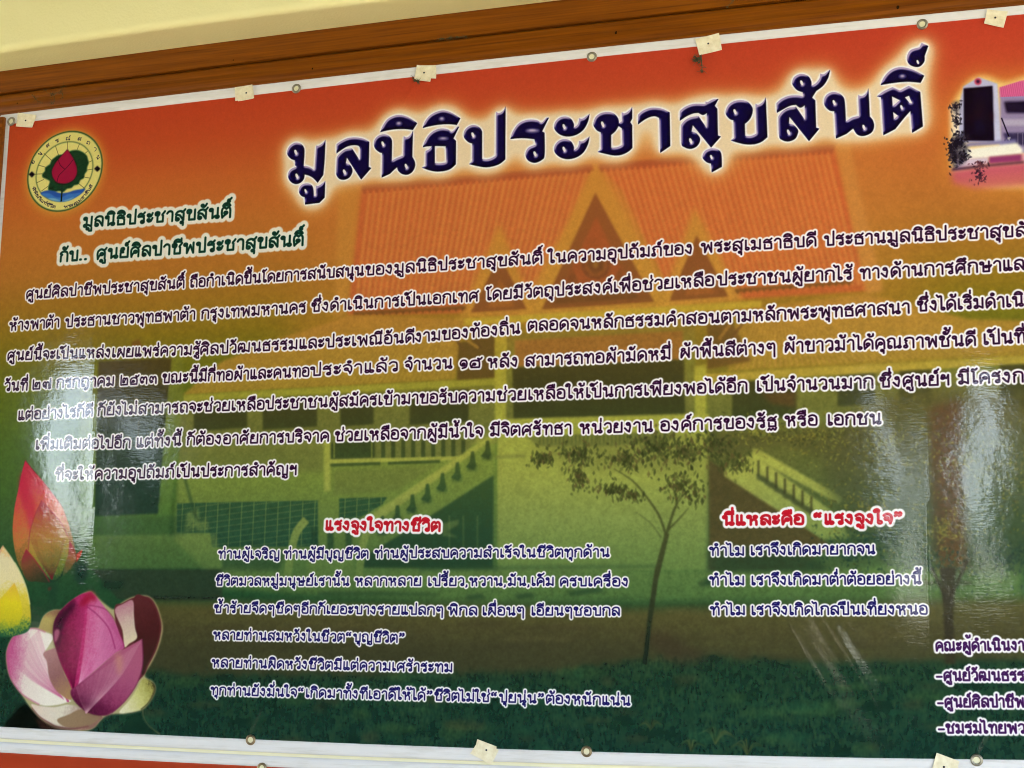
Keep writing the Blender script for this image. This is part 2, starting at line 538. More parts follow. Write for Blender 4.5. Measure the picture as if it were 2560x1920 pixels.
# left stair
shade([(1238, 1188), (1236, 1424), (905, 1420), (925, 1386), (1086, 1287)], DARK, 0.9, 2, noise=.25)
for x in (1125, 1160, 1195):
    shade([(x, 1290), (x + 4, 1290), (x + 4, 1400), (x, 1400)], LIGHT, .25, 1.2)
for q in ([(1110, 1310), (1150, 1300), (1150, 1312), (1120, 1330), (1150, 1345), (1110, 1340)],):
    shade(q, LIGHT, .4, 2)
shade([(1236, 1085), (1236, 1100), (955, 1300), (930, 1300), (940, 1282)], LIGHT, 1, 1.5)
stairs = 8
for i in range(stairs):
    t = i / (stairs - 1)
    x, y = 1222 - 262 * t, 1112 + 188 * t
    shade([(x - 4, y - 8), (x + 4, y - 10), (x + 9, y + 26), (x + 3, y + 38), (x - 16, y + 30), (x - 6, y + 16)], DARK, .8, 1.4)
    shade([(x - 14, y + 26), (x + 12, y + 22), (x + 12, y + 40), (x - 14, y + 40)], DARK, .5, 2)
stroke([(770, 1300), (742, 1340), (722, 1440)], 24, LIGHT, .9, soft=1.2)
stroke([(930, 1318), (912, 1360), (902, 1440)], 22, LIGHT, .9, soft=1.2)
for x in (782, 822, 868):
    shade([(x, 1320), (x + 16, 1318), (x + 16, 1376), (x, 1376)], DARK, .75, 1.5)
shade([(560, 1380), (720, 1376), (700, 1432), (560, 1432)], DARK, .55, 4)
shade([(770, 1400), (890, 1396), (890, 1436), (770, 1440)], LIGHT, .5, 4)
# left: notice board and yard walls
DB = table([(.38, (84, 60, 26)), (.46, (70, 56, 28)), (.56, (40, 54, 36)), (.62, (28, 52, 44)), (.7, (30, 54, 46))])
FR = table([(.38, (128, 124, 40)), (.5, (122, 126, 46)), (.6, (108, 132, 54)), (.68, (82, 118, 56))])
shade([(205, 880), (462, 868), (462, 1000), (425, 1345), (205, 1345)], FR, .8, 3)
shade([(251, 905), (434, 896), (420, 1030), (400, 1285), (242, 1292)], DB, .95, 1.6)
stroke([(352, 1050), (350, 1100)], 4, (96, 78, 36), .6, smooth=False, soft=1)
shade([(335, 856), (352, 850), (362, 872), (346, 893), (333, 876)], (126, 62, 30), .7, 2.5, noise=.6)
shade([(225, 1292), (470, 1290), (470, 1342), (225, 1345)], DARK, .35, 4)
shade([(225, 1340), (545, 1336), (560, 1420), (225, 1424)], LIGHT, .42, 3)
shade([(235, 1424), (560, 1424), (560, 1500), (300, 1498)], (44, 58, 44), .9, 2.5)
shade([(340, 1490), (560, 1492), (560, 1502), (340, 1502)], (20, 36, 34), .7, 2)
shade([(560, 1424), (760, 1432), (1240, 1424), (1780, 1420), (2350, 1400), (2560, 1390), (2560, 1500), (1200, 1508), (800, 1490), (560, 1470)], LIGHT, .85, 7, noise=.2)
shade([(1050, 1416), (1500, 1412), (1660, 1412), (1660, 1420), (1500, 1424), (1050, 1430)], DARK, .35, 3, noise=.5)
shade([(800, 1478), (960, 1478), (1100, 1484), (1100, 1490), (800, 1490)], DARK, .5, 3, noise=.5)
for (x, y) in ((1165, 1490), (1290, 1487), (1420, 1480), (1460, 1474), (1760, 1448), (1745, 1456)):
    shade([(x, y), (x + 40, y - 6), (x + 52, y + 6), (x + 8, y + 12)], DARK, .6, 3, noise=.5)
# the photograph of the hall is faded back into the ground colour
_k = (.2 * np.clip(1 - S / .6, 0, 1) + .08)[..., None]
IMG += (BASE(FULL) - IMG) * _k.astype(np.float32)
# earth, then grass
EARTH = table([(.78, (100, 92, 46)), (.84, (82, 74, 44)), (.9, (66, 66, 42))])
shade([(330, 1504), (1180, 1512), (1560, 1520), (2060, 1512), (2330, 1500), (2900, 1490), (2900, 1640), (2300, 1660), (1700, 1664), (1380, 1700), (900, 1700), (330, 1690)], EARTH, .88, 9)
shade([(330, 1580), (1500, 1600), (2000, 1640), (1500, 1700), (330, 1700)], (58, 58, 40), .4, 20)
GR_D = table([(.8, (22, 52, 36)), (.9, (16, 46, 36)), (1, (16, 46, 38))])
gm_top = np.array([(0, 1640), (520, 1690), (900, 1690), (1380, 1680), (1560, 1655), (1700, 1640), (1900, 1646), (2060, 1664), (2300, 1660), (2560, 1655), (2900, 1650)])
rg = random.Random(3)
edge = [(x, np.interp(x, gm_top[:, 0], gm_top[:, 1]) + rg.uniform(-9, 9)) for x in range(0, 2900, 9)]
shade(edge + [(2900, 1990), (0, 1990)], table([(.8, (40, 62, 40)), (.88, (31, 60, 42)), (.95, (27, 60, 46)), (1, (25, 58, 48))]), .88, 7)
_g = RNG.normal(0, 1, (H, W)).astype(np.float32)
for _ in range(2): _g = box1(box1(_g, 4, 0), 1, 1)
_g = _g / _g.std() * .2 + fbm([6, 14], [1, .7]) - .5
GT = [np.clip(_g * 1.3 + .5, 0, 1), np.clip((fbm([50, 110], [1, 1]) - .5) * 1.8 + .5, 0, 1)]
r_ = raster([T(edge + [(2900, 1990), (0, 1990)])])
x0, y0, x1, y1 = r_[0]
lo, hi = GT[0][y0:y1, x0:x1], GT[1][y0:y1, x0:x1]
put(r_[0], r_[1] * sstep(.4, 1, lo) * (0.25 + .75 * hi), (66, 90, 56), .4)
put(r_[0], r_[1] * sstep(.5, .1, hi), (12, 40, 36), .2)
put(r_[0], r_[1] * sstep(.55, 0.1, lo), (12, 34, 30), .32)
for i in range(2200):                                    # blades
    x, y = rg.uniform(250, 2800), rg.uniform(1665, 1890)
    c = rg.choice([(58, 86, 50), (18, 42, 34), (80, 86, 54), (24, 56, 46)])
    l = rg.uniform(5, 20)
    stroke([(x, y), (x + rg.uniform(-7, 7), y - l)], 2.4, c, rg.uniform(.2, .5), smooth=False, taper=.2)
for (x, y, s) in ((1790, 1820, 1.0), (1870, 1850, .9), (1730, 1850, .7), (1630, 1800, .6)):
    for i in range(16):
        a = rg.uniform(-2.6, -.5)
        stroke([(x, y + 40 * s), (x + 26 * s * math.cos(a), y + 30 * s + 30 * s * math.sin(a)), (x + 62 * s * math.cos(a), y + 34 * s + 50 * s * math.sin(a) + 18 * s)],
               4, rg.choice([(96, 100, 58), (70, 84, 50), (20, 40, 30)]), .5, taper=.3)
shade([(1600, 1590), (1660, 1580), (1790, 1650), (1700, 1668)], (58, 44, 36), .4, 8)


def leaves(regs, n, cols, size, alpha=.8, seed=1, down=.5):
    q = random.Random(seed)
    for (cx, cy, rx, ry, k) in regs:
        for i in range(int(n * k)):
            a, r = q.uniform(0, 6.28), min(abs(q.gauss(0, .62)), 1.5)
            x, y = cx + rx * r * math.cos(a), cy + ry * r * math.sin(a)
            l, w = size * q.uniform(.6, 1.4), size * q.uniform(.35, .6)
            t = q.gauss(1.57, down)
            c, s = math.cos(t), math.sin(t)
            P = [(x - l * c, y - l * s), (x - w * s, y + w * c), (x + l * c, y + l * s), (x + w * s, y - w * c)]
            fill(P, q.choice(cols), alpha * q.uniform(.6, 1))


# right stair and the shaded wall beside it
BRN = table([(.44, (122, 106, 46)), (.52, (116, 106, 48)), (.58, (106, 104, 50)), (.64, (90, 100, 54)), (.72, (70, 94, 56))])
shade([(1770, 1082), (2340, 1072), (2340, 1405), (2060, 1430), (1770, 1430)], BRN, .95, 5, noise=.25)
shade([(1774, 1150), (1820, 1180), (2080, 1365), (2000, 1420), (1776, 1424)], (82, 72, 42), .9, 2, noise=.3)
shade([(1850, 1150), (1884, 1136), (2110, 1300), (2120, 1346), (2060, 1350), (1814, 1192), (1812, 1180)], LIGHT, .95, 1.5)
shade([(1884, 1120), (1905, 1128), (2110, 1246), (2100, 1262), (1880, 1142)], LIGHT, 1, 1.5)
for i in range(7):
    t = i / 6
    x, y = 1902 + 132 * t, 1158 + 90 * t
    shade([(x, y), (x + 22, y + 13), (x + 22, y + 34), (x, y + 22)], LIGHT, .9, 1)
    stroke([(x - 4, y - 6), (x - 4, y + 34)], 6, (70, 70, 40), .85, smooth=False, soft=1)
    shade([(x - 8, y + 26), (x + 22, y + 40), (x + 14, y + 52), (x - 10, y + 40)], (64, 72, 44), .85, 1.5)
shade([(1772, 1365), (1980, 1370), (2080, 1425), (1772, 1428)], (46, 66, 44), .8, 4, noise=.4)
# big tree and hedge on the right
FOL = table([(.4, (112, 94, 40)), (.5, (98, 88, 42)), (.6, (84, 84, 46)), (.7, (64, 80, 52)), (.8, (44, 66, 46))])
shade([(2180, 1000), (2330, 965), (2560, 985), (2900, 985), (2900, 1400), (2560, 1420), (2400, 1440), (2340, 1400), (2240, 1380), (2120, 1330), (2060, 1180), (2110, 1050)], FOL, .9, 16, noise=.5)
shade([(1780, 1085), (2000, 1070), (2190, 1060), (2170, 1150), (2080, 1160), (1960, 1110), (1860, 1130), (1790, 1150)], FOL, .75, 8, noise=.7)
shade([(2325, 1020), (2405, 1000), (2420, 1420), (2340, 1430)], (96, 62, 32), .75, 8, noise=.4)
leaves([(2210, 1120, 150, 110, 1), (2180, 1280, 120, 90, .8), (2420, 1150, 150, 130, 1.2), (2600, 1200, 200, 180, 1.6), (1900, 1085, 120, 40, .6), (2040, 1090, 120, 50, .7), (2360, 1320, 100, 90, .6)],
       520, [(150, 146, 58), (128, 126, 50), (62, 64, 34), (74, 72, 36), (100, 106, 50), (120, 110, 46)], 5.5, .6, 2, 1.0)
leaves([(2170, 1350, 120, 50, .8), (2130, 1390, 90, 40, .5), (2320, 1410, 120, 45, .7), (2520, 1400, 130, 60, .9)], 420, [(38, 62, 46), (30, 52, 42), (70, 88, 52), (46, 76, 60)], 6, .65, 3, .9)
shade([(2350, 1420), (2390, 1420), (2384, 1560), (2390, 1660), (2364, 1660), (2360, 1540)], (54, 50, 36), .95, 2)
stroke([(2368, 1500), (2330, 1420)], 8, (54, 50, 36), .8, smooth=False, soft=1)
stroke([(2374, 1500), (2420, 1400)], 8, (54, 50, 36), .8, smooth=False, soft=1)
shade([(2300, 1452), (2430, 1452), (2430, 1464), (2300, 1462)], (54, 58, 40), .6, 2)
# small tree in the middle
TRC = table([(.6, (74, 76, 38)), (.7, (68, 74, 40)), (.78, (54, 60, 38)), (.88, (24, 38, 30))])
shade([(1664, 1335), (1676, 1335), (1648, 1450), (1632, 1560), (1620, 1662), (1609, 1660), (1619, 1560), (1639, 1425)], TRC, .95, 1.2)
stroke([(1669, 1345), (1650, 1290), (1613, 1236), (1580, 1200), (1537, 1173)], 7, TRC, .9, soft=.8, taper=.4)
stroke([(1667, 1340), (1686, 1280), (1694, 1257), (1684, 1215)], 8, TRC, .9, soft=.8, taper=.5)
stroke([(1692, 1262), (1708, 1236), (1716, 1180)], 5, TRC, .8, soft=.8, taper=.5)
stroke([(1672, 1326), (1700, 1298), (1724, 1270)], 6, TRC, .8, soft=.8, taper=.4)
stroke([(1655, 1345), (1630, 1310), (1590, 1280)], 4, TRC, .6, soft=.8, taper=.4)
shade([(1340, 1110), (1500, 1100), (1740, 1090), (1760, 1170), (1640, 1180), (1460, 1170), (1380, 1150)], MID, .55, 12, noise=.5)
leaves([(1360, 1145, 36, 26, .5), (1450, 1140, 55, 40, .8), (1450, 1195, 28, 40, .5), (1530, 1228, 52, 20, .6), (1570, 1150, 60, 34, .8), (1640, 1120, 70, 44, 1.2),
        (1715, 1130, 56, 50, 1), (1700, 1215, 48, 44, .7), (1790, 1110, 60, 44, .9), (1840, 1160, 50, 30, .6), (1740, 1235, 22, 24, .25), (1586, 1240, 34, 20, .3)],
       190, [(58, 66, 32), (70, 78, 38), (50, 56, 30), (84, 88, 44), (92, 80, 46)], 7.5, .72, 4, .45)
shade([(1790, 1395), (2060, 1390), (2060, 1430), (1790, 1430)], (46, 70, 44), .5, 4, noise=.5)

# uneven ground: bare and pale patches in the grass, and the coarse dot of the print
for i in range(90):
    x, y = rg.uniform(300, 2800), rg.uniform(1680, 1880)
    c, al = rg.choice([((70, 100, 54), .35), ((12, 38, 30), .45), ((74, 70, 46), .4), ((40, 84, 58), .4)])
    w_, h_ = rg.uniform(14, 70), rg.uniform(5, 18)
    shade([(x + w_ * math.cos(t) * rg.uniform(.7, 1.2), y + h_ * math.sin(t) * rg.uniform(.7, 1.2)) for t in np.linspace(0, 6, 9)], c, al, 4, noise=.9)
for i in range(60):
    x, y = rg.uniform(340, 2800), rg.uniform(1520, 1650)
    c = rg.choice([(104, 92, 56), (60, 58, 40), (86, 88, 48), (50, 46, 36)])
    w_, h_ = rg.uniform(20, 110), rg.uniform(3, 9)
    shade([(x + w_ * math.cos(t), y + h_ * math.sin(t)) for t in np.linspace(0, 6, 9)], c, .28, 4, noise=.8)
IMG *= (1 + (.03 + .11 * sstep(.1, .5, S)) * (NOISE - .5))[..., None]
for _ in range(2): IMG[:] = np.stack([box1(box1(IMG[..., k], 1, 0), 1, 1) for k in range(3)], -1)

# ------------------------------------------------------------------ inset photograph at the right
ING = (2200, 60, 3.77)
ins = [(2382, 262), (2404, 232), (2420, 205), (2446, 192), (2480, 196), (2506, 218), (2560, 196), (2900, 180), (2900, 470), (2480, 470), (2400, 455), (2380, 420)]
win, m = padwin(*raster([T(ins)]), 110)
g1, g2 = blur(m, 14), blur(m, 26)
put(win, np.clip(g2 * 1.3, 0, 1), (226, 150, 60), .75)
put(win, sstep(.12, .75, g1), (250, 220, 140), .85)
shade([(2378, 268), (2420, 262), (2420, 420), (2384, 430)], (240, 232, 226), .85, 5)
shade([(2500, 230), (2900, 226), (2900, 420), (2500, 380)], (150, 134, 176), 1, 1.5)
shade([(2510, 258), (2900, 244), (2900, 288), (2516, 286)], (26, 14, 44), 1, 1.5)
shade([(2505, 302), (2900, 296), (2900, 316), (2505, 318)], (184, 172, 200), 1, 2)
shade([(2508, 336), (2900, 330), (2900, 372), (2520, 366)], (52, 44, 84), 1, 1.5, noise=.3)
for i in range(12):
    x = 2545 + i * 12
    stroke([(x, 336), (x, 368)], 1.6, (150, 140, 170), .7, smooth=False)
leaves([(2523, 350, 12, 8, .3)], 40, [(200, 196, 200), (30, 20, 50)], 4, .8, 8)
stroke([(2504, 298), (2522, 344)], 3, (16, 8, 36), 1, smooth=False)
shade([(1125, 612), (1329, 548), (2639, 470), (2639, 690), (1329, 700), (1135, 708)], (222, 104, 158), 1, 1, org=ING)
for i in range(34):
    x = 1140 + i * 18
    stroke([(x, 608 - i * 5.4), (x + 14 + i, 702)], 2.0, (190, 66, 124), .55, org=ING, smooth=False)
stroke([(1135, 710), (1329, 702), (2600, 690)], 3.5, (150, 140, 190), 1, org=ING, smooth=False)
shade([(748, 1128), (752, 760), (788, 602), (930, 515), (1105, 576), (1140, 1128)], (190, 190, 226), 1, 1.2, org=ING)
shade([(1065, 596), (1105, 580), (1140, 1130), (1078, 1130)], (204, 206, 238), .9, 2, org=ING)
shade([(790, 620), (1063, 597), (1078, 1118), (792, 1112)], (14, 3, 26), 1, 1, org=ING)
for (x, y, s, c) in ((935, 860, 40, (52, 20, 34)), (945, 980, 46, (18, 14, 60)), (860, 900, 22, (60, 16, 24)), (1040, 880, 26, (56, 14, 26)), (945, 775, 14, (74, 40, 40)), (1000, 690, 50, (20, 6, 44))):
    shade([(x + s * math.cos(t), y + s * 1.3 * math.sin(t)) for t in np.linspace(0, 6, 9)], c, .6, 4, org=ING)
for r_, c_ in ((34, (206, 62, 96)), (17, (40, 16, 50))):
    shade([(925 + r_ * math.cos(t), 556 + r_ * math.sin(t)) for t in np.linspace(0, 6.28, 14)[:-1]], c_, .95, 1.2, org=ING)
shade([(835, 1130), (1285, 1100), (1285, 1140), (800, 1170)], (130, 124, 178), .9, 2, org=ING)
shade([(775, 1195), (1290, 1132), (1345, 1190), (1345, 1236), (775, 1300)], (252, 248, 236), 1, 1.5, org=ING)
shade([(1340, 1240), (2639, 1180), (2639, 1330), (1340, 1310)], (222, 160, 200), 1, 2, org=ING)
shade([(720, 1290), (1025, 1266), (1025, 1330), (720, 1380)], (216, 196, 218), 1, 2, org=ING)
shade([(1028, 1265), (1338, 1238), (1338, 1308), (1028, 1330)], (146, 56, 112), 1, 1.5, org=ING)
shade([(670, 1395), (1030, 1340), (1360, 1312), (2639, 1290), (2639, 1500), (1330, 1540), (900, 1570), (690, 1520)], table([(.12, (196, 62, 130)), (.2, (196, 66, 122)), (.25, (204, 110, 90)), (.3, (200, 114, 60))]), .92, 6, org=ING)
shade([(680, 1372), (1040, 1336), (1360, 1306), (1360, 1322), (1040, 1352), (680, 1396)], (40, 18, 50), .9, 1.5, org=ING)
DK = [(18, 14, 34), (30, 26, 44), (14, 10, 28), (60, 50, 60)]
shade([(2384, 345), (2404, 340), (2420, 372), (2412, 410), (2386, 425), (2378, 395)], (20, 16, 36), .85, 3, noise=.8)
shade([(2382, 258), (2400, 256), (2402, 284), (2386, 290)], (36, 30, 50), .6, 3, noise=.9)
leaves([(2388, 268, 16, 16, .4), (2392, 305, 14, 22, .5), (2390, 362, 20, 24, 1.1), (2410, 350, 14, 16, .5), (2386, 395, 12, 24, .7), (2410, 395, 16, 14, .5), (2378, 380, 6, 40, .6)], 80, DK, 5.6, .9, 5, 1.0)
leaves([(2452, 412, 20, 12, .5), (2450, 446, 18, 16, .5), (2444, 430, 22, 26, .4)], 90, [(60, 30, 50), (96, 44, 60), (40, 20, 40), (120, 70, 70)], 4.6, .75, 6, 1.0)

# ------------------------------------------------------------------ emblem
EM = (40, 300, 6.381)


def ell(cx, cy, hx, hy, sxy, n=56):
    Lm = np.linalg.cholesky(np.array([[hx * hx, sxy], [sxy, hy * hy]]))
    t = np.linspace(0, 2 * math.pi, n + 1)[:-1]
    return [tuple(p) for p in (Lm @ np.array([np.cos(t), np.sin(t)])).T + [cx, cy]]


EM_OUT = ell(815, 835, 602, 645, -78000)
EM_IN = ell(807, 838, 458, 480, -44000)
win, m = padwin(*raster([T(EM_OUT, EM)]), 70)
put(win, np.clip(blur(m, 15) * 1.5, 0, 1), (226, 172, 64), .75)
put(win, sstep(.25, .7, blur(m, 7)), (232, 204, 104), .8)
fill(EM_OUT, (22, 62, 34), 1, .6, EM)
fill(ell(815, 835, 582, 624, -73000), (228, 218, 130), 1, .6, EM)
fill(EM_IN, (40, 76, 44), 1, .6, EM)
fill(ell(807, 838, 447, 468, -42500), (232, 222, 134), 1, .6, EM)
for a, b in (((665, 435), (715, 585)), ((855, 360), (855, 480)), ((480, 550), (600, 660)), ((385, 735), (505, 770)), ((340, 882), (460, 875)), ((360, 1020), (480, 965)),
             ((440, 1150), (545, 1075)), ((1045, 400), (1005, 500)), ((1175, 515), (1135, 550)), ((1250, 665), (1195, 690)), ((1260, 800), (1165, 815)), ((1220, 945), (1130, 930)), ((1130, 1110), (1020, 1020))):
    stroke([a, b], 1.7, (84, 80, 46), 1, EM, smooth=False)
fill([(715, 575), (650, 615), (600, 660), (575, 720), (540, 745), (500, 780), (495, 830), (455, 880), (460, 930), (530, 965), (572, 1000), (550, 1080), (556, 1140), (640, 1165), (720, 1150), (790, 1165),
      (850, 1115), (920, 1100), (960, 1060), (1030, 1040), (1060, 980), (1120, 940), (1130, 880), (1165, 830), (1170, 770), (1195, 700), (1180, 640), (1165, 590), (1120, 545), (1080, 520), (1030, 500),
      (960, 498), (890, 515), (850, 560)], (20, 62, 36), 1, .6, EM, smooth=True)
for a, b in (((700, 640), (580, 760)), ((560, 860), (610, 900)), ((640, 1060), (600, 1120)), ((870, 1040), (880, 1110)), ((1010, 900), (1110, 880)), ((1010, 780), (1150, 700)), ((960, 620), (1090, 560)), ((980, 680), (1080, 640))):
    stroke([a, b], 2.0, (8, 34, 24), .8, EM, smooth=False)
WAT = [(425, 1185), (530, 1140), (640, 1150), (740, 1182), (860, 1172), (960, 1140), (1060, 1122), (1140, 1115), (1080, 1190), (960, 1265), (850, 1308), (740, 1318), (630, 1300), (530, 1255)]
fill(WAT, (38, 84, 176), 1, .6, EM, smooth=True)
fill([(440, 1200), (560, 1185), (660, 1240), (760, 1250), (860, 1200), (960, 1190), (1070, 1180), (960, 1262), (850, 1306), (740, 1316), (630, 1300), (530, 1255)], (58, 118, 200), 1, .8, EM, smooth=True)
fill([(545, 1270), (600, 1262), (680, 1275), (735, 1310), (640, 1302)], (120, 176, 208), 1, .8, EM, smooth=True)
fill([(780, 1308), (860, 1280), (960, 1245), (900, 1288), (840, 1308)], (120, 176, 208), 1, .8, EM, smooth=True)
stroke([(772, 1030), (768, 1150), (755, 1318)], 5.5, (14, 44, 36), 1, EM)
BUD = [(855, 480, 1), (945, 615), (1005, 760), (1008, 880), (950, 980), (850, 1032), (760, 1036), (680, 1015), (620, 940), (600, 840), (640, 735), (720, 625), (800, 540)]
fill(BUD, (30, 16, 24), 1, .5, EM, smooth=True)
fill([(p[0] + (800 - p[0]) * .03, p[1] + (800 - p[1]) * .03) + tuple(p[2:]) for p in BUD], (160, 20, 62), 1, .5, EM, smooth=True)
for l in ([(708, 650), (740, 735), (810, 800)], [(952, 640), (880, 735), (790, 830), (715, 910), (690, 1010)]):
    stroke(l, 2.0, (70, 10, 34), 1, EM)
for (x, y) in ((288, 885), (1330, 795)):
    fill([(x, y - 50), (x + 52, y), (x, y + 50), (x - 52, y)], (14, 10, 24), 1, .5, EM)

# ------------------------------------------------------------------ lotus flowers
GO, HO = (0, 1500, 3.16), (0, 1120, 3.318)


def grad(win_pts, colors, org=None):
    """colour that runs between two points (photograph pixels): used for the printed petals"""
    (a, b) = T(win_pts, org)
    ks = np.array([c[0] for c in colors]); cs = np.array([c[1] for c in colors], float) / 255
    d = b - a
    def f(win):
        xx, yy = np.meshgrid(np.arange(win[0], win[2]), np.arange(win[1], win[3]))
        t = ((xx - a[0]) * d[0] + (yy - a[1]) * d[1]) / (d @ d)
        t = t + (NOISE[win[1]:win[3], win[0]:win[2]] - .5) * .12
        return np.stack([np.interp(t, ks, cs[:, i]) for i in range(3)], -1).astype(np.float32)
    return f


def veins(root, tips, color, org, n, alpha=.25, width=1.6):
    (ax, ay), (bx, by) = tips
    for i in range(n):
        t = (i + .5) / n
        tx, ty = ax + (bx - ax) * t, ay + (by - ay) * t
        mx, my = (root[0] + tx) / 2 + (tx - root[0]) * .12, (root[1] + ty) / 2
        stroke([root, (mx, my), (tx, ty)], width, color, alpha * random.uniform(.5, 1), org, soft=.6)


# black leaf shade and the dark leaf edge
fill([(70, 1010), (110, 920), (160, 850), (230, 830), (330, 900), (420, 1020), (420, 1045)], (4, 8, 8), .92, 4, GO, smooth=True)
FLOWER = [(330, 225), (365, 130), (440, 85), (500, 85), (560, 30), (640, -25), (700, -55), (738, -64), (790, -10), (860, 50), (920, 85), (985, 25), (1080, -20), (1190, -22), (1250, 50), (1290, 180), (1292, 260),
          (1260, 380), (1210, 490), (1150, 600), (1225, 655), (1240, 715), (1190, 810), (1130, 865), (1030, 890), (900, 895), (830, 925), (740, 1015), (600, 1028), (470, 1010), (360, 950), (270, 855), (190, 740),
          (105, 620), (75, 500), (75, 400), (115, 305), (190, 240), (290, 226)]
win, m = padwin(*raster([smooth_path(FLOWER, GO)]), 50)
put(win, sstep(.06, .6, blur(m, 5)), (226, 206, 150), .75)
stroke([(1145, 870), (1150, 920), (1190, 990), (1280, 1062)], 3, (150, 130, 90), .7, GO, soft=1)
fill([(1005, 1010), (1000, 900), (1080, 880), (1140, 880), (1150, 930), (1200, 1000), (1270, 1060), (900, 1050)], (16, 44, 34), .6, 4, GO)
# back petals
R_ = [(920, 75), (985, 25), (1080, -20), (1190, -22), (1250, 50), (1290, 180), (1285, 280), (1250, 400), (1190, 520), (1145, 605), (1060, 640), (980, 400)]
fill(R_, (96, 44, 48), 1, .8, GO, smooth=True)
fill([(1075, -10), (1180, -12), (1238, 55), (1276, 180), (1272, 280), (1240, 390), (1180, 510), (1140, 590), (1080, 400)], grad([(1080, 0), (1180, 560)], [(0, (92, 40, 44)), (.5, (72, 30, 32)), (1, (60, 40, 34))], GO), 1, 1, GO, smooth=True)
fill([(925, 82), (990, 32), (1066, 5), (1076, 120), (1085, 220), (1100, 300), (1040, 345), (1000, 370), (985, 240)], grad([(960, 20), (1060, 350)], [(0, (186, 120, 140)), (.45, (206, 176, 166)), (1, (226, 214, 178))], GO), 1, .8, GO, smooth=True)
fill([(330, 225), (365, 130), (430, 88), (500, 85), (480, 160), (440, 260), (400, 250)], grad([(420, 90), (400, 250)], [(0, (150, 110, 84)), (.4, (186, 168, 100)), (1, (168, 150, 90))], GO), 1, .8, GO, smooth=True)
# bottom petals
fill([(265, 825), (330, 835), (450, 845), (560, 825), (660, 850), (820, 912), (800, 960), (735, 1018), (560, 1024), (440, 995), (330, 920)], grad([(300, 830), (700, 1020)], [(0, (232, 214, 200)), (.5, (228, 220, 202)), (1, (150, 110, 100))], GO), 1, .8, GO, smooth=True)
fill([(470, 945), (560, 905), (660, 862), (760, 890), (818, 920), (740, 985), (640, 1010), (530, 1000)], (150, 124, 96), .95, 1, GO, smooth=True)
stroke([(268, 850), (330, 920), (400, 965), (470, 1000), (600, 1014), (720, 995)], 4, (130, 80, 80), .9, GO, soft=.8)
fill([(300, 930), (400, 975), (520, 1012), (640, 1024), (420, 1040), (340, 1010)], (58, 34, 30), .8, 3, GO, smooth=True)
# left petal
LP = [(75, 500), (75, 400), (115, 305), (190, 240), (290, 226), (380, 255), (440, 290), (400, 370), (362, 428), (390, 490), (410, 620), (470, 720), (575, 790), (560, 805), (450, 832), (330, 826), (190, 740), (105, 620)]
fill(LP, grad([(90, 520), (420, 560)], [(0, (198, 92, 142)), (.2, (212, 146, 172)), (.42, (236, 222, 214)), (1, (246, 240, 228))], GO), 1, .8, GO, smooth=True)
r = raster([smooth_path(LP, GO)])
veins((560, 800), ((90, 470), (330, 232)), (196, 92, 142), GO, 44, .6)
veins((540, 800), ((240, 240), (430, 290)), (252, 246, 238), GO, 16, .6)
stroke([(330, 826), (190, 740), (105, 620), (75, 500), (75, 400), (115, 305), (190, 240), (290, 226), (380, 255)], 4, (190, 82, 130), .6, GO, soft=1.2)
fill([(362, 425), (420, 390), (480, 380), (490, 450), (530, 590), (592, 700), (575, 788), (470, 720), (410, 610), (392, 490)], grad([(420, 400), (560, 780)], [(0, (176, 126, 128)), (.5, (150, 104, 104)), (1, (176, 140, 96))], GO), 1, 1, GO, smooth=True)
# right lower petal
fill([(960, 885), (1040, 790), (1100, 700), (1150, 622), (1225, 655), (1240, 715), (1190, 810), (1130, 865), (1030, 890)], grad([(980, 880), (1240, 690)], [(0, (232, 226, 196)), (.55, (206, 204, 130)), (.85, (170, 166, 90)), (1, (84, 76, 40))], GO), 1, .8, GO, smooth=True)
stroke([(1225, 655), (1240, 715), (1190, 810), (1130, 865)], 3.5, (56, 50, 32), .8, GO, soft=1)
# centre bud
CB = [(738, -64, 1), (800, 0), (870, 90), (925, 170), (965, 270), (1000, 375), (930, 425), (760, 565), (625, 690), (590, 702), (560, 640), (505, 520), (465, 400), (438, 285), (448, 170), (500, 80), (580, 5), (660, -45)]
fill(CB, grad([(440, 250), (960, 250)], [(0, (92, 22, 56)), (.2, (138, 26, 76)), (.45, (192, 48, 114)), (.7, (208, 106, 158)), (1, (190, 84, 140))], GO), 1, .8, GO, smooth=True)
veins((600, 700), ((445, 250), (700, -40)), (104, 14, 58), GO, 30, .6)
veins((640, 690), ((720, -50), (985, 350)), (232, 164, 200), GO, 40, .55)
fill([(450, 290), (452, 180), (510, 90), (600, 10), (610, 60), (540, 150), (500, 260), (480, 380)], (48, 8, 36), .85, 6, GO, smooth=True)
fill([(738, -64), (780, -20), (770, 20), (740, 5), (700, 40), (650, 40), (690, -40)], (158, 20, 52), .85, 5, GO, smooth=True)
stroke([(700, 50), (790, 120), (880, 230), (930, 390)], 3.5, (148, 30, 92), .7, GO, soft=1)
stroke([(700, 40), (860, 80), (960, 230), (998, 372)], 2.5, (120, 20, 70), .6, GO, soft=1)
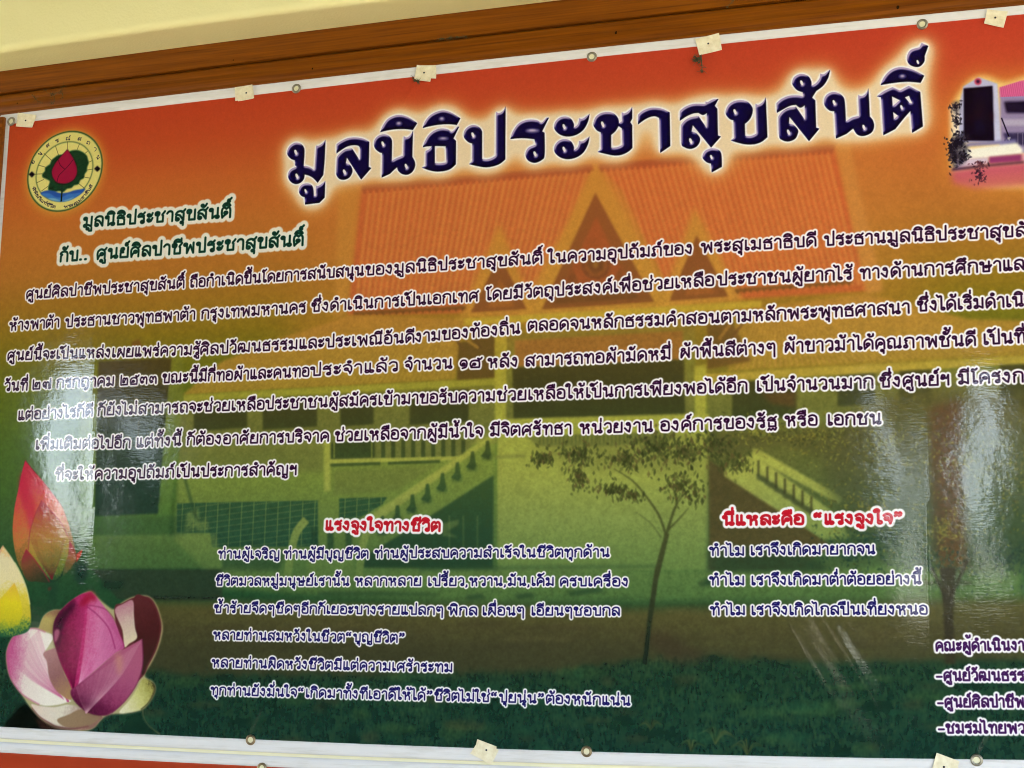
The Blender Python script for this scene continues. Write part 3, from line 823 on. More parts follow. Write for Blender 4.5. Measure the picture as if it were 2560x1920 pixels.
# front petal
FP = [(1140, 308, 1), (1146, 500), (1105, 650), (1010, 792), (900, 892), (820, 914), (720, 892), (640, 835), (585, 765), (580, 712), (620, 680), (760, 567), (920, 430), (1030, 370)]
fill(FP, grad([(900, 420), (700, 900)], [(0, (176, 92, 124)), (.3, (170, 84, 122)), (.6, (150, 62, 104)), (.85, (112, 34, 74)), (1, (76, 24, 50))], GO), 1, .8, GO, smooth=True)
veins((700, 890), ((620, 690), (1130, 330)), (220, 170, 184), GO, 46, .5)
fill([(930, 430), (975, 440), (985, 520), (960, 600), (940, 520)], (206, 150, 120), .6, 6, GO, smooth=True)
stroke([(1140, 308), (1146, 500), (1105, 650), (1010, 792), (900, 892)], 3.5, (112, 34, 76), .7, GO, soft=1.2)
fill([(600, 760), (700, 860), (820, 905), (900, 880), (860, 840), (740, 800)], (84, 20, 56), .5, 8, GO, smooth=True)
fill([(450, 250), (478, 230), (490, 260), (470, 320), (450, 330)], (196, 110, 140), .8, 1.5, GO, smooth=True)
# red and yellow bud
RB = [(230, 103, 1), (290, 180), (370, 270), (450, 370), (530, 480), (575, 590), (610, 700), (640, 830), (652, 930), (610, 1010), (540, 1060), (490, 1105), (430, 1120), (340, 1105), (250, 1100), (195, 1010), (150, 890), (125, 700), (140, 500), (178, 320), (205, 190)]
fill(RB, grad([(240, 110), (380, 1110)], [(0, (190, 24, 60)), (.25, (208, 62, 76)), (.42, (206, 92, 62)), (.62, (192, 120, 60)), (.78, (136, 104, 50)), (.9, (74, 84, 46)), (1, (28, 60, 40))], HO), 1, .8, HO, smooth=True)
fill([(180, 330), (215, 200), (290, 420), (310, 560), (280, 700), (240, 560)], (196, 26, 62), .75, 5, HO, smooth=True)
IP = [(365, 440, 1), (440, 520), (520, 620), (585, 740), (590, 880), (540, 1020), (475, 1100), (400, 1065), (310, 960), (255, 850), (268, 700), (310, 560)]
fill(IP, grad([(380, 450), (440, 1100)], [(0, (170, 50, 66)), (.25, (176, 92, 52)), (.55, (178, 140, 56)), (.8, (120, 128, 50)), (1, (50, 84, 46))], HO), 1, .8, HO, smooth=True)
veins((450, 1090), ((270, 760), (560, 760)), (110, 30, 40), HO, 24, .7, 1.5)
stroke([(365, 440), (310, 560), (268, 700), (255, 850)], 2.5, (150, 30, 60), .7, HO, soft=.8)
stroke([(365, 440), (450, 530), (530, 630), (585, 740)], 2.5, (160, 40, 70), .7, HO, soft=.8)
fill([(235, 843, 1), (300, 920), (380, 1030), (432, 1115), (330, 1110), (245, 1095), (197, 960)], grad([(240, 850), (330, 1110)], [(0, (150, 40, 56)), (.4, (124, 74, 46)), (1, (50, 56, 36))], HO), 1, .8, HO, smooth=True)
stroke([(235, 843), (300, 920), (380, 1030), (432, 1115)], 3, (160, 28, 52), .8, HO, soft=.8)
fill([(596, 770, 1), (640, 850), (648, 930), (600, 1000), (540, 1060), (560, 960), (585, 880)], grad([(600, 780), (570, 1050)], [(0, (170, 40, 62)), (.5, (150, 96, 56)), (1, (70, 90, 50))], HO), 1, .8, HO, smooth=True)
fill([(704, 843, 1), (692, 890), (650, 955), (652, 880)], (206, 60, 44), .95, .8, HO)
fill([(415, 1165), (440, 1152), (446, 1170), (425, 1186)], (160, 20, 34), .8, 1.5, HO)
fill([(400, 1115), (500, 1100), (480, 1260), (450, 1350), (430, 1240)], (30, 62, 44), .6, 6, HO)
fill([(640, 950), (740, 960), (745, 1060), (690, 1140), (640, 1100)], (20, 44, 44), .7, 6, HO, noise=.6)
for i in range(5):
    fill([(840 + i * 40, 1110 + (i % 2) * 26), (900 + i * 36, 1092), (930 + i * 30, 1150), (870 + i * 30, 1190)], (22, 50, 36), .6, 4, HO, noise=.5)
# yellow bud at the edge
YB = [(45, 812, 1), (110, 900), (180, 1020), (235, 1150), (268, 1300), (272, 1480), (200, 1545), (0, 1560), (-120, 1400), (-110, 1150), (-40, 940)]
fill(YB, grad([(60, 830), (90, 1540)], [(0, (236, 196, 130)), (.12, (236, 222, 176)), (.4, (238, 224, 170)), (.62, (226, 206, 70)), (.82, (206, 190, 50)), (.93, (120, 150, 60)), (1, (44, 96, 64))], HO), 1, .8, HO, smooth=True)
fill([(140, 1118, 1), (185, 1240), (205, 1380), (150, 1480), (0, 1500), (-60, 1400), (20, 1260), (80, 1190)], grad([(120, 1130), (80, 1500)], [(0, (232, 190, 70)), (.4, (230, 212, 40)), (.8, (206, 196, 44)), (1, (130, 156, 60))], HO), 1, 1, HO, smooth=True)
stroke([(45, 812), (20, 870), (0, 940)], 4, (220, 150, 120), .8, HO, soft=1)
stroke([(140, 950), (180, 1020), (235, 1150), (268, 1300)], 3, (250, 240, 170), .8, HO, soft=1)
# ------------------------------------------------------------------ lettering: a looped Thai hand, drawn as strokes (body height 1, y up)
# 'o x y r' is a loop, 'p ...' a smooth stroke, 'l ...' a stroke with corners, 'f ...' a filled bow
G = {}


def glyph(ch, width, spec):
    segs = []
    for part in spec.split(';'):
        t = part.split()
        if not t: continue
        k, v = t[0], [float(a) for a in t[1:]]
        if k == 'o':
            cx, cy, r = v
            a = np.linspace(0, 2 * math.pi, 13)
            P = np.c_[cx + r * np.cos(a), cy + r * np.sin(a)]
        else:
            Q = np.array(v).reshape(-1, 2)
            if k == 'l': P = Q
            else:
                out = []
                N = len(Q)
                for i in range(N - 1):
                    p0, p1, p2, p3 = Q[max(i - 1, 0)], Q[i], Q[i + 1], Q[min(i + 2, N - 1)]
                    for s in np.linspace(0, 1, 5)[:-1]:
                        out.append(.5 * (2 * p1 + (p2 - p0) * s + (2 * p0 - 5 * p1 + 4 * p2 - p3) * s * s + (3 * p1 - p0 - 3 * p2 + p3) * s ** 3))
                out.append(Q[-1])
                P = np.array(out)
        segs.append(np.c_[P[:-1], P[1:]])
    G[ch] = (width, np.concatenate(segs))


R = .115
glyph('ก', .62, 'l .06 0 .06 .52; p .06 .52 .10 .62 .16 .68; p .16 .68 .03 .78 .12 .93 .32 1 .52 .93 .6 .74; l .6 .74 .6 0')
glyph('ข', .62, f'o .15 .79 {R}; p .03 .8 .05 .94 .17 1.01 .31 .93 .31 .76 .22 .6 .19 .46; l .19 .46 .19 .02 .6 .02 .6 1')
glyph('ค', .64, f'o .36 .5 {R}; p .27 .44 .15 .24 .08 .02; p .08 0 .05 .5 .1 .82 .33 1 .55 .85 .62 .6; l .62 .6 .62 0')
glyph('ง', .5, f'o .26 .84 {R}; p .37 .84 .41 .6 .38 .3 .34 .03; l .34 .03 .2 .14 .02 .4')
glyph('จ', .54, f'o .2 .5 {R}; p .28 .42 .4 .2 .44 .02; p .44 .02 .53 .4 .5 .8 .3 1 .12 .94 .03 .84')
glyph('ช', .7, f'o .15 .79 {R}; p .03 .8 .05 .94 .17 1.01 .31 .93 .31 .76 .22 .6 .19 .46; l .19 .46 .19 .02 .6 .02 .6 .6; p .6 .6 .54 .72 .62 .86 .72 1.04')
glyph('ซ', .74, f'o .15 .74 {R}; p .03 .76 .06 .96 .18 .94 .22 .9 .28 1 .37 .92 .34 .74 .25 .6 .23 .46; l .23 .46 .23 .02 .62 .02 .62 .6; p .62 .6 .56 .72 .64 .86 .74 1.04')
glyph('ญ', .98, f'o .2 .12 {R}; l .08 .14 .08 .55; p .08 .55 .12 .64 .17 .68; p .17 .68 .04 .78 .13 .93 .3 1 .48 .93 .56 .74; l .56 .74 .56 .02 .92 .02 .92 1; o .62 -.22 .07; p .7 -.22 .76 -.36 .92 -.3 .92 -.12')
glyph('ฎ', .7, f'o .2 .12 {R}; l .08 .14 .08 .55; p .08 .55 .12 .64 .17 .68; p .17 .68 .04 .78 .13 .93 .34 1 .56 .93 .64 .74; l .64 .74 .64 -.1; p .64 -.1 .5 -.36 .36 -.3 .4 -.16 .5 -.24')
glyph('ฐ', .6, f'p .5 .72 .3 .72 .06 .66 .1 .84 .26 .95 .42 .86 .58 1.04; p .06 .66 .4 .64 .54 .5; l .54 .5 .54 .06 .1 .06 .1 .44; p .04 -.3 .12 -.16 .24 -.3 .36 -.16 .5 -.3 .58 -.1')
glyph('ฒ', .98, f'o .26 .46 .1; p .18 .4 .1 .2 .07 .02; p .07 .02 .03 .5 .08 .84 .2 .98 .29 .86 .38 .98 .52 .86 .54 .6; l .54 .6 .54 .2; o .46 .12 .1; p .54 .2 .74 .12 .92 .02; l .92 .02 .92 1')
glyph('ณ', .98, f'o .2 .12 {R}; l .08 .14 .08 .55; p .08 .55 .12 .64 .17 .68; p .17 .68 .04 .78 .13 .93 .3 1 .46 .93 .52 .74; l .52 .74 .52 .02 .8 .2; o .84 .12 .1; l .88 .2 .88 1')
glyph('ด', .64, f'o .3 .46 {R}; p .38 .38 .22 .2 .08 .02; p .08 0 .04 .5 .1 .82 .33 1 .55 .85 .62 .6; l .62 .6 .62 0')
glyph('ต', .66, f'o .32 .46 {R}; p .4 .38 .22 .2 .08 .02; p .08 0 .03 .5 .06 .84 .2 1 .35 .86; p .35 .86 .5 1 .62 .84 .64 .6; l .64 .6 .64 0')
glyph('ถ', .64, f'o .2 .12 {R}; l .08 .14 .08 .55; p .08 .55 .12 .64 .17 .68; p .17 .68 .04 .78 .13 .93 .34 1 .54 .93 .62 .74; l .62 .74 .62 0')
glyph('ท', .68, f'o .14 .84 {R}; l .26 .84 .26 0; p .26 .5 .38 .82 .48 .98 .62 .9 .66 .7; l .66 .7 .66 0')
glyph('ธ', .6, f'p .54 .7 .3 .72 .06 .66 .1 .86 .26 .97 .42 .88 .58 1.06; p .06 .66 .4 .66 .56 .5; l .56 .5 .56 .02 .1 .02 .1 .44')
glyph('น', .72, f'o .14 .84 {R}; l .25 .84 .25 .02; p .25 .02 .4 .18 .56 .24; o .6 .12 {R}; l .62 .22 .62 1')
glyph('บ', .64, f'o .13 .84 {R}; l .24 .84 .24 .02 .62 .02 .62 1')
glyph('ป', .64, f'o .13 .84 {R}; l .24 .84 .24 .02 .62 .02 .62 1.42')
glyph('ผ', .68, f'o .22 .82 {R}; p .22 .7 .12 .6 .08 .3 .08 .0; l .08 0 .36 .6 .64 0 .64 1')
glyph('พ', .76, f'o .12 .84 {R}; l .22 .8 .24 0 .47 .78 .7 0 .7 1')
glyph('ภ', .68, f'o .12 .12 {R}; l .22 .14 .12 .55; p .12 .55 .15 .64 .2 .68; p .2 .68 .07 .78 .16 .93 .38 1 .58 .93 .65 .74; l .65 .74 .65 0')
glyph('ม', .68, f'o .14 .84 {R}; l .25 .84 .25 .2; o .16 .12 {R}; p .25 .22 .42 .16 .62 .02; l .62 .02 .62 1')
glyph('ย', .64, f'o .2 .84 {R}; p .1 .78 .06 .66 .14 .56 .26 .52; p .26 .52 .08 .48 .06 .3 .06 .04; l .06 .02 .6 .02 .6 1')
glyph('ร', .52, f'p .46 .7 .28 .72 .04 .66 .08 .86 .22 .97 .36 .88 .5 1.06; p .04 .66 .36 .66 .46 .5; l .46 .5 .46 .2; o .36 .12 {R}')
glyph('ล', .64, f'p .05 .7 .15 .9 .36 1 .56 .92 .62 .72; l .62 .72 .62 .02; p .62 .02 .46 .34 .34 .54; p .34 .54 .16 .6 .07 .46; l .07 .46 .07 .16; o .18 .13 {R}')
glyph('ว', .52, f'p .04 .82 .16 .97 .3 1 .46 .9 .5 .66; l .5 .66 .5 .2; o .39 .12 {R}')
glyph('ศ', .68, f'o .36 .48 {R}; p .27 .42 .15 .24 .08 .02; p .08 0 .04 .5 .1 .8 .32 .97 .54 .82 .6 .58; l .6 .58 .6 0; p .52 .86 .62 .94 .7 1.08')
glyph('ษ', .76, f'o .13 .84 {R}; l .24 .84 .24 .02 .62 .02 .62 1; o .44 .5 .09; p .52 .46 .66 .44 .76 .62')
glyph('ส', .68, f'p .05 .66 .15 .86 .36 .95 .56 .86 .62 .68; l .62 .68 .62 .02; p .62 .02 .46 .32 .34 .52; p .34 .52 .16 .58 .07 .44; l .07 .44 .07 .16; o .18 .13 {R}; p .5 .84 .62 .94 .72 1.1')
glyph('ห', .72, f'o .13 .84 {R}; l .25 .84 .25 0; p .25 .34 .38 .52 .52 .66 .62 .74; o .55 .83 .1; p .46 .62 .6 .4 .62 .2; l .62 .2 .62 0')
glyph('อ', .6, f'o .2 .58 {R}; p .08 .58 .05 .3 .12 .05; p .12 .05 .34 .01 .54 .05 .58 .4 .54 .84 .32 1 .14 .95 .05 .86')
glyph('ฯ', .56, f'o .13 .68 .1; p .04 .72 .1 .96 .24 .94 .3 .7 .4 .68 .5 .98; l .5 .98 .5 0')
glyph('ๆ', .6, f'o .22 .56 .1; p .12 .56 .04 .8 .16 1 .3 .88; p .3 .88 .44 1 .54 .8 .54 .4; l .54 .4 .54 -.36')
glyph('ะ', .42, 'o .13 .76 .1; p .05 .7 .14 .6 .3 .66 .4 .94; o .13 .26 .1; p .05 .2 .14 .1 .3 .16 .4 .44')
glyph('า', .46, 'p .03 .8 .14 .97 .28 1 .4 .9 .43 .7; l .43 .7 .43 0')
glyph('เ', .28, f'l .08 1 .08 .14; o .18 .12 {R}')
glyph('แ', .56, f'l .08 1 .08 .14; o .18 .12 {R}; l .36 1 .36 .14; o .46 .12 {R}')
glyph('โ', .34, f'o .26 .12 {R}; l .15 .14 .15 1.12; p .15 1.12 .02 1.26 .1 1.4 .22 1.3 .36 1.46')
glyph('ใ', .34, f'o .26 .12 {R}; l .15 .14 .15 1.14; p .15 1.14 .2 1.36 .1 1.5 -.06 1.44; o -.03 1.32 .08')
glyph('ไ', .34, f'o .26 .12 {R}; l .15 .14 .15 1.28; p .15 1.26 .12 1.38 .03 1.38 -.05 1.30 -.18 1.5')
glyph('๑', .5, 'o .27 .42 .09; p .36 .42 .34 .24 .14 .26 .06 .5 .16 .8 .38 .8 .48 .5 .42 .1 .2 -.04')
glyph('๒', .72, 'l .08 1.1 .08 .1; p .08 .1 .1 0 .2 .02; l .2 .02 .64 .02 .64 .55; p .64 .55 .6 .76 .5 .72 .44 .56; p .44 .6 .4 .76 .28 .72 .24 .5; o .32 .36 .08')
glyph('๓', .66, 'o .2 .22 .09; p .1 .22 .04 .5 .12 .76 .26 .74 .33 .5; p .33 .5 .4 .76 .54 .74 .6 .5; l .6 .5 .6 .02')
glyph('๕', .72, 'o .28 .36 .09; p .2 .3 .12 .14 .1 .02; p .1 .02 .03 .4 .12 .7 .36 .78 .58 .66 .62 .3 .6 .02; p .5 .74 .6 .8 .5 .98 .66 .9 .76 1.06; p .1 .02 .3 .02 .6 .02')
glyph('๗', .7, 'o .18 .3 .09; p .1 .3 .04 .5 .12 .74 .24 .72 .3 .5; l .3 .5 .3 .04; p .3 .5 .38 .74 .5 .72 .54 .5; l .54 .5 .54 .04 .66 .04 .66 1.1')
glyph('.', .24, 'l .1 .04 .1 .06; l .06 .05 .14 .05')
glyph(',', .2, 'l .1 .06 .1 .02; p .1 .02 .1 -.1 .04 -.18')
glyph('-', .5, 'l .02 .42 .46 .42')
glyph('“', .56, 'o .1 .84 .05; p .04 .88 .06 1.04 .18 1.14; o .36 .84 .05; p .3 .88 .32 1.04 .44 1.14')
glyph('”', .56, 'o .14 1.08 .05; p .2 1.04 .18 .9 .06 .8; o .4 1.08 .05; p .46 1.04 .44 .9 .32 .8')
# marks: x measured from the right edge of the letter they sit on
DOME = 'p -.52 1.17 -.44 1.34 -.26 1.42 -.08 1.32 .0 1.17; p -.52 1.17 -.26 1.2 .0 1.17'
glyph('ั', 0, 'o -.3 1.36 .08; p -.37 1.3 -.26 1.2 -.12 1.24 .0 1.5')
glyph('ิ', 0, DOME)
glyph('ี', 0, DOME + '; l .0 1.17 .0 1.5')
glyph('ึ', 0, DOME + '; o -.02 1.4 .07')
glyph('ื', 0, DOME + '; l .0 1.17 .0 1.5; l -.14 1.3 -.14 1.48')
glyph('็', 0, 'o -.3 1.24 .07; p -.42 1.18 -.5 1.3 -.4 1.42 -.24 1.36 -.1 1.4 .02 1.54')
glyph('่', 0, 'l -.04 1.2 -.04 1.48')
glyph('้', 0, 'o -.24 1.44 .06; p -.18 1.42 -.2 1.26 -.1 1.24 .04 1.32 .06 1.5')
glyph('์', 0, 'o -.12 1.26 .08; p -.2 1.3 -.16 1.42 -.04 1.44 .06 1.58')
glyph('ํ', 0, 'o -.1 1.3 .1')
glyph('ุ', 0, 'o -.14 -.2 .08; l -.03 -.18 -.03 -.46')
glyph('ู', 0, 'o -.3 -.2 .08; p -.2 -.2 -.2 -.34 -.16 -.42; l -.16 -.42 .0 -.42 .0 -.14')
ABOVE, TONE, BELOW = 'ัิีึื็ํ', '่้์', 'ุู'
GAP = .17


def layout(text):
    """positions of each stroke set: list of (char, dx, dy); total width"""
    x, out = 0.0, []
    right, prev_tall, has_above = 0.0, False, False
    for ch in text:
        if ch == ' ':
            x += .55
            continue
        if ch == 'ำ':
            out.append(('ํ', right + (-.02 if not prev_tall else -.2), 0 if not has_above else 0))
            for j, (c, dx, dy) in enumerate(out[-3:-1]):
                if c in TONE: out[len(out) - 3 + j if len(out) >= 3 else j] = (c, dx, .26)
            ch = 'า'
        if ch in ABOVE or ch in TONE or ch in BELOW:
            sh = -.24 if (prev_tall and ch not in BELOW) else 0
            dy = .34 if (ch in TONE and has_above) else 0
            out.append((ch, right + sh, dy))
            if ch in ABOVE: has_above = True
            continue
        w, _ = G[ch]
        out.append((ch, x, 0))
        right = x + w - .04
        prev_tall, has_above = ch == 'ป', False
        x += w + GAP
    return out, x - GAP


class Ink:
    """distance field of a block of lettering"""
    def __init__(self, bounds):
        P = T([(bounds[0], bounds[1]), (bounds[2], bounds[1]), (bounds[0], bounds[3]), (bounds[2], bounds[3])])
        lo, hi = np.floor(P.min(0)).astype(int) - 4, np.ceil(P.max(0)).astype(int) + 4
        self.x0, self.y0, self.x1, self.y1 = max(lo[0], 0), max(lo[1], 0), min(hi[0], W), min(hi[1], H)
        self.d = np.full((self.y1 - self.y0, self.x1 - self.x0), 99.0, np.float32)

    def segs(self, s, reach):
        """s: segments in texels, drawn into the field"""
        a, b = max(int(s[:, [0, 2]].min() - reach), self.x0), min(int(s[:, [0, 2]].max() + reach) + 2, self.x1)
        c, d = max(int(s[:, [1, 3]].min() - reach), self.y0), min(int(s[:, [1, 3]].max() + reach) + 2, self.y1)
        if a >= b or c >= d: return
        xx, yy = np.meshgrid(np.arange(a, b, dtype=np.float32) + .5, np.arange(c, d, dtype=np.float32) + .5)
        best = np.full(xx.shape, 1e9, np.float32)
        for ax, ay, bx, by in s.astype(np.float32):
            dx, dy = bx - ax, by - ay
            t = np.clip(((xx - ax) * dx + (yy - ay) * dy) / max(dx * dx + dy * dy, 1e-6), 0, 1)
            np.minimum(best, (xx - ax - t * dx) ** 2 + (yy - ay - t * dy) ** 2, out=best)
        v = self.d[c - self.y0:d - self.y0, a - self.x0:b - self.x0]
        np.minimum(v, np.sqrt(best), out=v)

    def word(self, text, p0, p1, em, reach, slant=0.0):
        """fit text between two baseline points (photograph pixels); em: body height in texels"""
        lay, w = layout(text)
        A, B = T([p0, p1])
        u = (B - A) / w
        n = np.array([-u[1], u[0]])
        n = n / np.hypot(*n) * em
        if n[1] > 0: n = -n
        for ch, dx, dy in lay:
            s = G[ch][1]
            q = np.empty_like(s)
            for k in (0, 2):
                xx, yy = s[:, k] + dx + slant * s[:, k + 1], s[:, k + 1] + dy
                q[:, k] = A[0] + u[0] * xx + n[0] * yy
                q[:, k + 1] = A[1] + u[1] * xx + n[1] * yy
            self.segs(q, reach)

    def paint(self, hw, core, halo=None, halo_w=0, halo_soft=2.0, halo_alpha=1.0, core_alpha=1.0):
        win = (self.x0, self.y0, self.x1, self.y1)
        if halo is not None:
            put(win, 1 - sstep(hw + halo_w - halo_soft, hw + halo_w + halo_soft * .6, self.d), halo, halo_alpha)
        put(win, np.clip(hw + .5 - self.d, 0, 1), core, core_alpha)


def em_px(x, y, px):
    a, b = T([(x, y - px), (x, y)])
    return float(np.hypot(*(b - a)))


WHITE = (248, 244, 248)
# the running text
body = Ink((0, 640, 2860, 1260))
e = em_px(1250, 1000, 23.0)
BODY = [
    ('ศูนย์ศิลปาชีพประชาสุขสันติ์', 71, 749, 464, 721), ('ถือกำเนิดขึ้นโดยการสนับสนุน', 480, 720, 912, 690), ('ของมูลนิธิประชาสุขสันติ์', 918, 690, 1357, 660), ('ในความอุปถัมภ์ของ', 1376, 659, 1733, 636),
    ('พระสุเมธาธิบดี', 1756, 634, 2041, 617), ('ประธานมูลนิธิประชาสุข', 2063, 616, 2532, 594), ('สันติ์', 2540, 594, 2640, 589),
    ('ห้างพาต้า', 29, 828, 152, 819), ('ประธานชาวพุทธพาต้า', 169, 819, 491, 799.5), ('กรุงเทพมหานคร', 508, 798.5, 767, 782), ('ซึ่งดำเนินการเป็นเอกเทศ', 783, 781, 1198, 754),
    ('โดยมีวัตถุประสงค์เพื่อช่วยเหลือ', 1219, 752, 1786, 715.5), ('ประชาชนผู้ยากไร้', 1796, 715, 2130, 700), ('ทางด้านการศึกษาแล', 2152, 699, 2560, 676), ('ะ', 2570, 675.5, 2596, 674),
    ('ศูนย์นี้จะเป็นแหล่งเผยแพร่ความรู้', 24, 902, 502, 887.5), ('ศิลปวัฒนธรรมและประเพณีอันดี', 505, 887.5, 1038, 857), ('งามของท้องถิ่น', 1042, 857, 1302, 834.5), ('ตลอดจนหลักธรรมคำสอน', 1323, 829, 1800, 808), ('ตามหลักพระพุทธศาสนา', 1806, 808, 2274, 784.5),
    ('ซึ่งได้เริ่มดำเนิ', 2295, 780, 2558, 767), ('น', 2570, 766, 2600, 765),
    ('วันที่', 17, 978, 73, 976.5), ('๒๗', 86, 974.5, 132, 972), ('กรกฎาคม', 147, 970.5, 289, 965), ('๒๕๓๓', 305, 964, 396, 959.5), ('ขณะนี้มีกี่ทอผ้าและคนทอ', 411, 958.6, 776, 942), ('ประจำแล้ว', 780, 941, 997, 928.5),
    ('จำนวน', 1016, 927, 1133, 922), ('๑๕', 1152, 922, 1206, 920), ('หลัง', 1223, 920.5, 1297, 917.7), ('สามารถทอผ้ามัดหมี่', 1317, 917, 1678, 899), ('ผ้าพื้นสีต่างๆ', 1703, 896, 1940, 884),
    ('ผ้าขาวม้าได้คุณภาพชั้นดี', 1963, 882, 2439, 865), ('เป็นที่', 2460, 863, 2562, 857.5),
    ('แต่อย่างไรก็ดี', 51, 1051, 236, 1041), ('ก็ยังไม่สามารถจะช่วยเหลือ', 250, 1039.5, 664, 1024), ('ประชาชนผู้สมัครเข้ามาขอรับความ', 668, 1023.5, 1240, 1003), ('ช่วยเหลือให้เป็นการเพียงพอได้อีก', 1246, 1003, 1869, 980),
    ('เป็นจำนวนมาก', 1894, 979, 2183, 971), ('ซึ่งศูนย์ฯ', 2201, 969.6, 2374, 963.5), ('มีโครงก', 2397, 961.5, 2558, 956), ('าร', 2566, 956, 2616, 954),
    ('เพิ่มเติมต่อไปอีก', 95, 1124, 329, 1120), ('แต่ทั้งนี้', 346, 1119, 456, 1114), ('ก็ต้องอาศัยการบริจาค', 472, 1113, 825, 1104), ('ช่วยเหลือจากผู้มีน้ำใจ', 842, 1103.5, 1209, 1092),
    ('มีจิตศรัทธา', 1229, 1090.6, 1430, 1085.7), ('หน่วยงาน', 1453, 1084.5, 1633, 1079.6), ('องค์การของรัฐ', 1654, 1078.4, 1943, 1068.5), ('หรือ', 1965, 1066, 2044, 1064), ('เอกชน', 2071, 1064, 2203, 1061),
    ('ที่จะให้ความอุปถัมภ์', 144, 1200.7, 438, 1193.6), ('เป็นประการสำคัญฯ', 446, 1193, 745, 1187)]
for t, a, b, c, d in BODY:
    body.word(t, (a, b), (c, d), e, 11)
body.paint(2.25, (46, 8, 50), WHITE, 5.0, 2.0, 1)
# the lower lines
low = Ink((500, 1330, 2400, 1860))
e = em_px(1000, 1465, 19.0)
e2 = em_px(2000, 1465, 21.0)
LOW = [('ท่านผู้เจริญ', 550, 1396, 702, 1396), ('ท่านผู้มีบุญชีวิต', 714, 1396, 924, 1396), ('ท่านผู้ประสบความสำเร็จในชีวิตทุกด้าน', 941, 1395, 1525, 1392),
       ('ชีวิตมวลหมู่มนุษย์เรานั้น', 544, 1463.4, 876, 1464), ('หลากหลาย', 892, 1464, 1056, 1464), ('เปรี้ยว,หวาน,มัน,เค็ม', 1074, 1464.5, 1387, 1464), ('ครบเครื่อง', 1403, 1465, 1573, 1465.5),
       ('ซ้ำร้ายจืดๆชืดๆอีกก็เยอะบางรายแปลกๆ', 540, 1531, 1111, 1537), ('พิกล', 1124, 1537, 1195, 1538), ('เผื่อนๆ', 1210, 1537.7, 1313, 1538), ('เอียนๆชอบกล', 1332, 1538, 1551, 1538.7),
       ('หลายท่านสมหวังในชีวต“บุญชีวิต”', 538, 1598, 1016, 1606), ('หลายท่านผิดหวังชีวิตมีแต่ความเศร้าระทม', 534, 1667, 1134, 1679.4),
       ('ทุกท่านยังมั่นใจ“เกิดมาทั้งที', 531, 1736, 922, 1746), ('เอาดีให้ได้”ชีวิตไม่ใช่“ปุยนุ่น”ต้องหนักแน่น', 926, 1746, 1577, 1763)]
for t, a, b, c, d in LOW:
    low.word(t, (a, b), (c, d), e, 11)
for t, a, b, c, d in [('ทำไม', 1776, 1389, 1862, 1389), ('เราจึงเกิดมายากจน', 1879, 1388, 2188, 1385), ('ทำไม', 1776, 1462.6, 1862, 1462.6), ('เราจึงเกิดมาต่ำต้อยอย่างนี้', 1881, 1462.6, 2303, 1460),
                      ('ทำไม', 1778, 1537.3, 1864, 1537), ('เราจึงเกิดไกลปืนเที่ยงหนอ', 1881, 1537, 2319, 1535.6)]:
    low.word(t, (a, b), (c, d), e2, 11)
low.paint(1.85, (18, 12, 92), WHITE, 4.2, 2.0, 1)
corner = Ink((2320, 1570, 2860, 1870))
e = em_px(2450, 1700, 21.5)
for t, a, b, c, d in [('คณะผู้ดำเนินงา', 2341, 1627, 2560, 1625), ('น', 2568, 1625, 2592, 1625), ('-ศูนย์วัฒนธรร', 2343, 1701, 2560, 1701), ('ม', 2570, 1701, 2592, 1701), ('-ศูนย์ศิลปาชีพ', 2346, 1767, 2560, 1767),
                      ('-ชมรมไทยพว', 2348, 1832, 2562, 1832), ('น', 2570, 1832, 2592, 1832)]:
    corner.word(t, (a, b), (c, d), e, 11)
corner.paint(2.15, (62, 20, 82), WHITE, 5.0, 2.0, 1)
# green subtitle, red captions
sub = Ink((100, 470, 860, 720))
e = em_px(400, 600, 24.5)
sub.word('มูลนิธิประชาสุขสันติ์', (213, 570), (580, 545), e, 22)
sub.word('กับ..', (155, 656), (223, 651), e, 22)
sub.word('ศูนย์ศิลปาชีพประชาสุขสันติ์', (247, 650), (761, 615), e, 22)
sub.paint(3.3, (6, 58, 48), (236, 232, 222), 11.0, 3.2)
cap = Ink((780, 1250, 2320, 1380))
e = em_px(950, 1325, 21.5)
cap.word('แรงจูงใจทางชีวิต', (818, 1325), (1103, 1328), e, 16)
e = em_px(2000, 1312, 23.0)
cap.word('นี่แหละคือ', (1809, 1313), (2010, 1311), e, 16)
cap.word('“แรงจูงใจ”', (2037, 1311), (2258, 1309), e, 16)
cap.paint(3.1, (194, 24, 42), WHITE, 6.4, 2.2)
# emblem lettering
emb = Ink((60, 310, 280, 545))
for t, x, y, a in [('อ', 348, 690, -64), ('นุ', 448, 552, -48), ('ส', 562, 424, -34), ('ร', 700, 350, -18), ('ณ์', 862, 312, -3), ('ส', 1032, 318, 12), ('ถ', 1160, 380, 30), ('า', 1255, 482, 46), ('น', 1300, 612, 60)]:
    a = math.radians(a); s = 26 if len(t) < 2 or 'ุ' in t else 34
    c, d = s * math.cos(a), s * math.sin(a)
    ox, oy = -math.sin(a) * -26, math.cos(a) * 26
    p = [(x - c + ox * 1, y - d + oy), (x + c + ox, y + d + oy)]
    q = [(EM[0] + k[0] / EM[2], EM[1] + k[1] / EM[2]) for k in p]
    emb.word(t, q[0], q[1], em_px(150, 430, 7.2), 6)


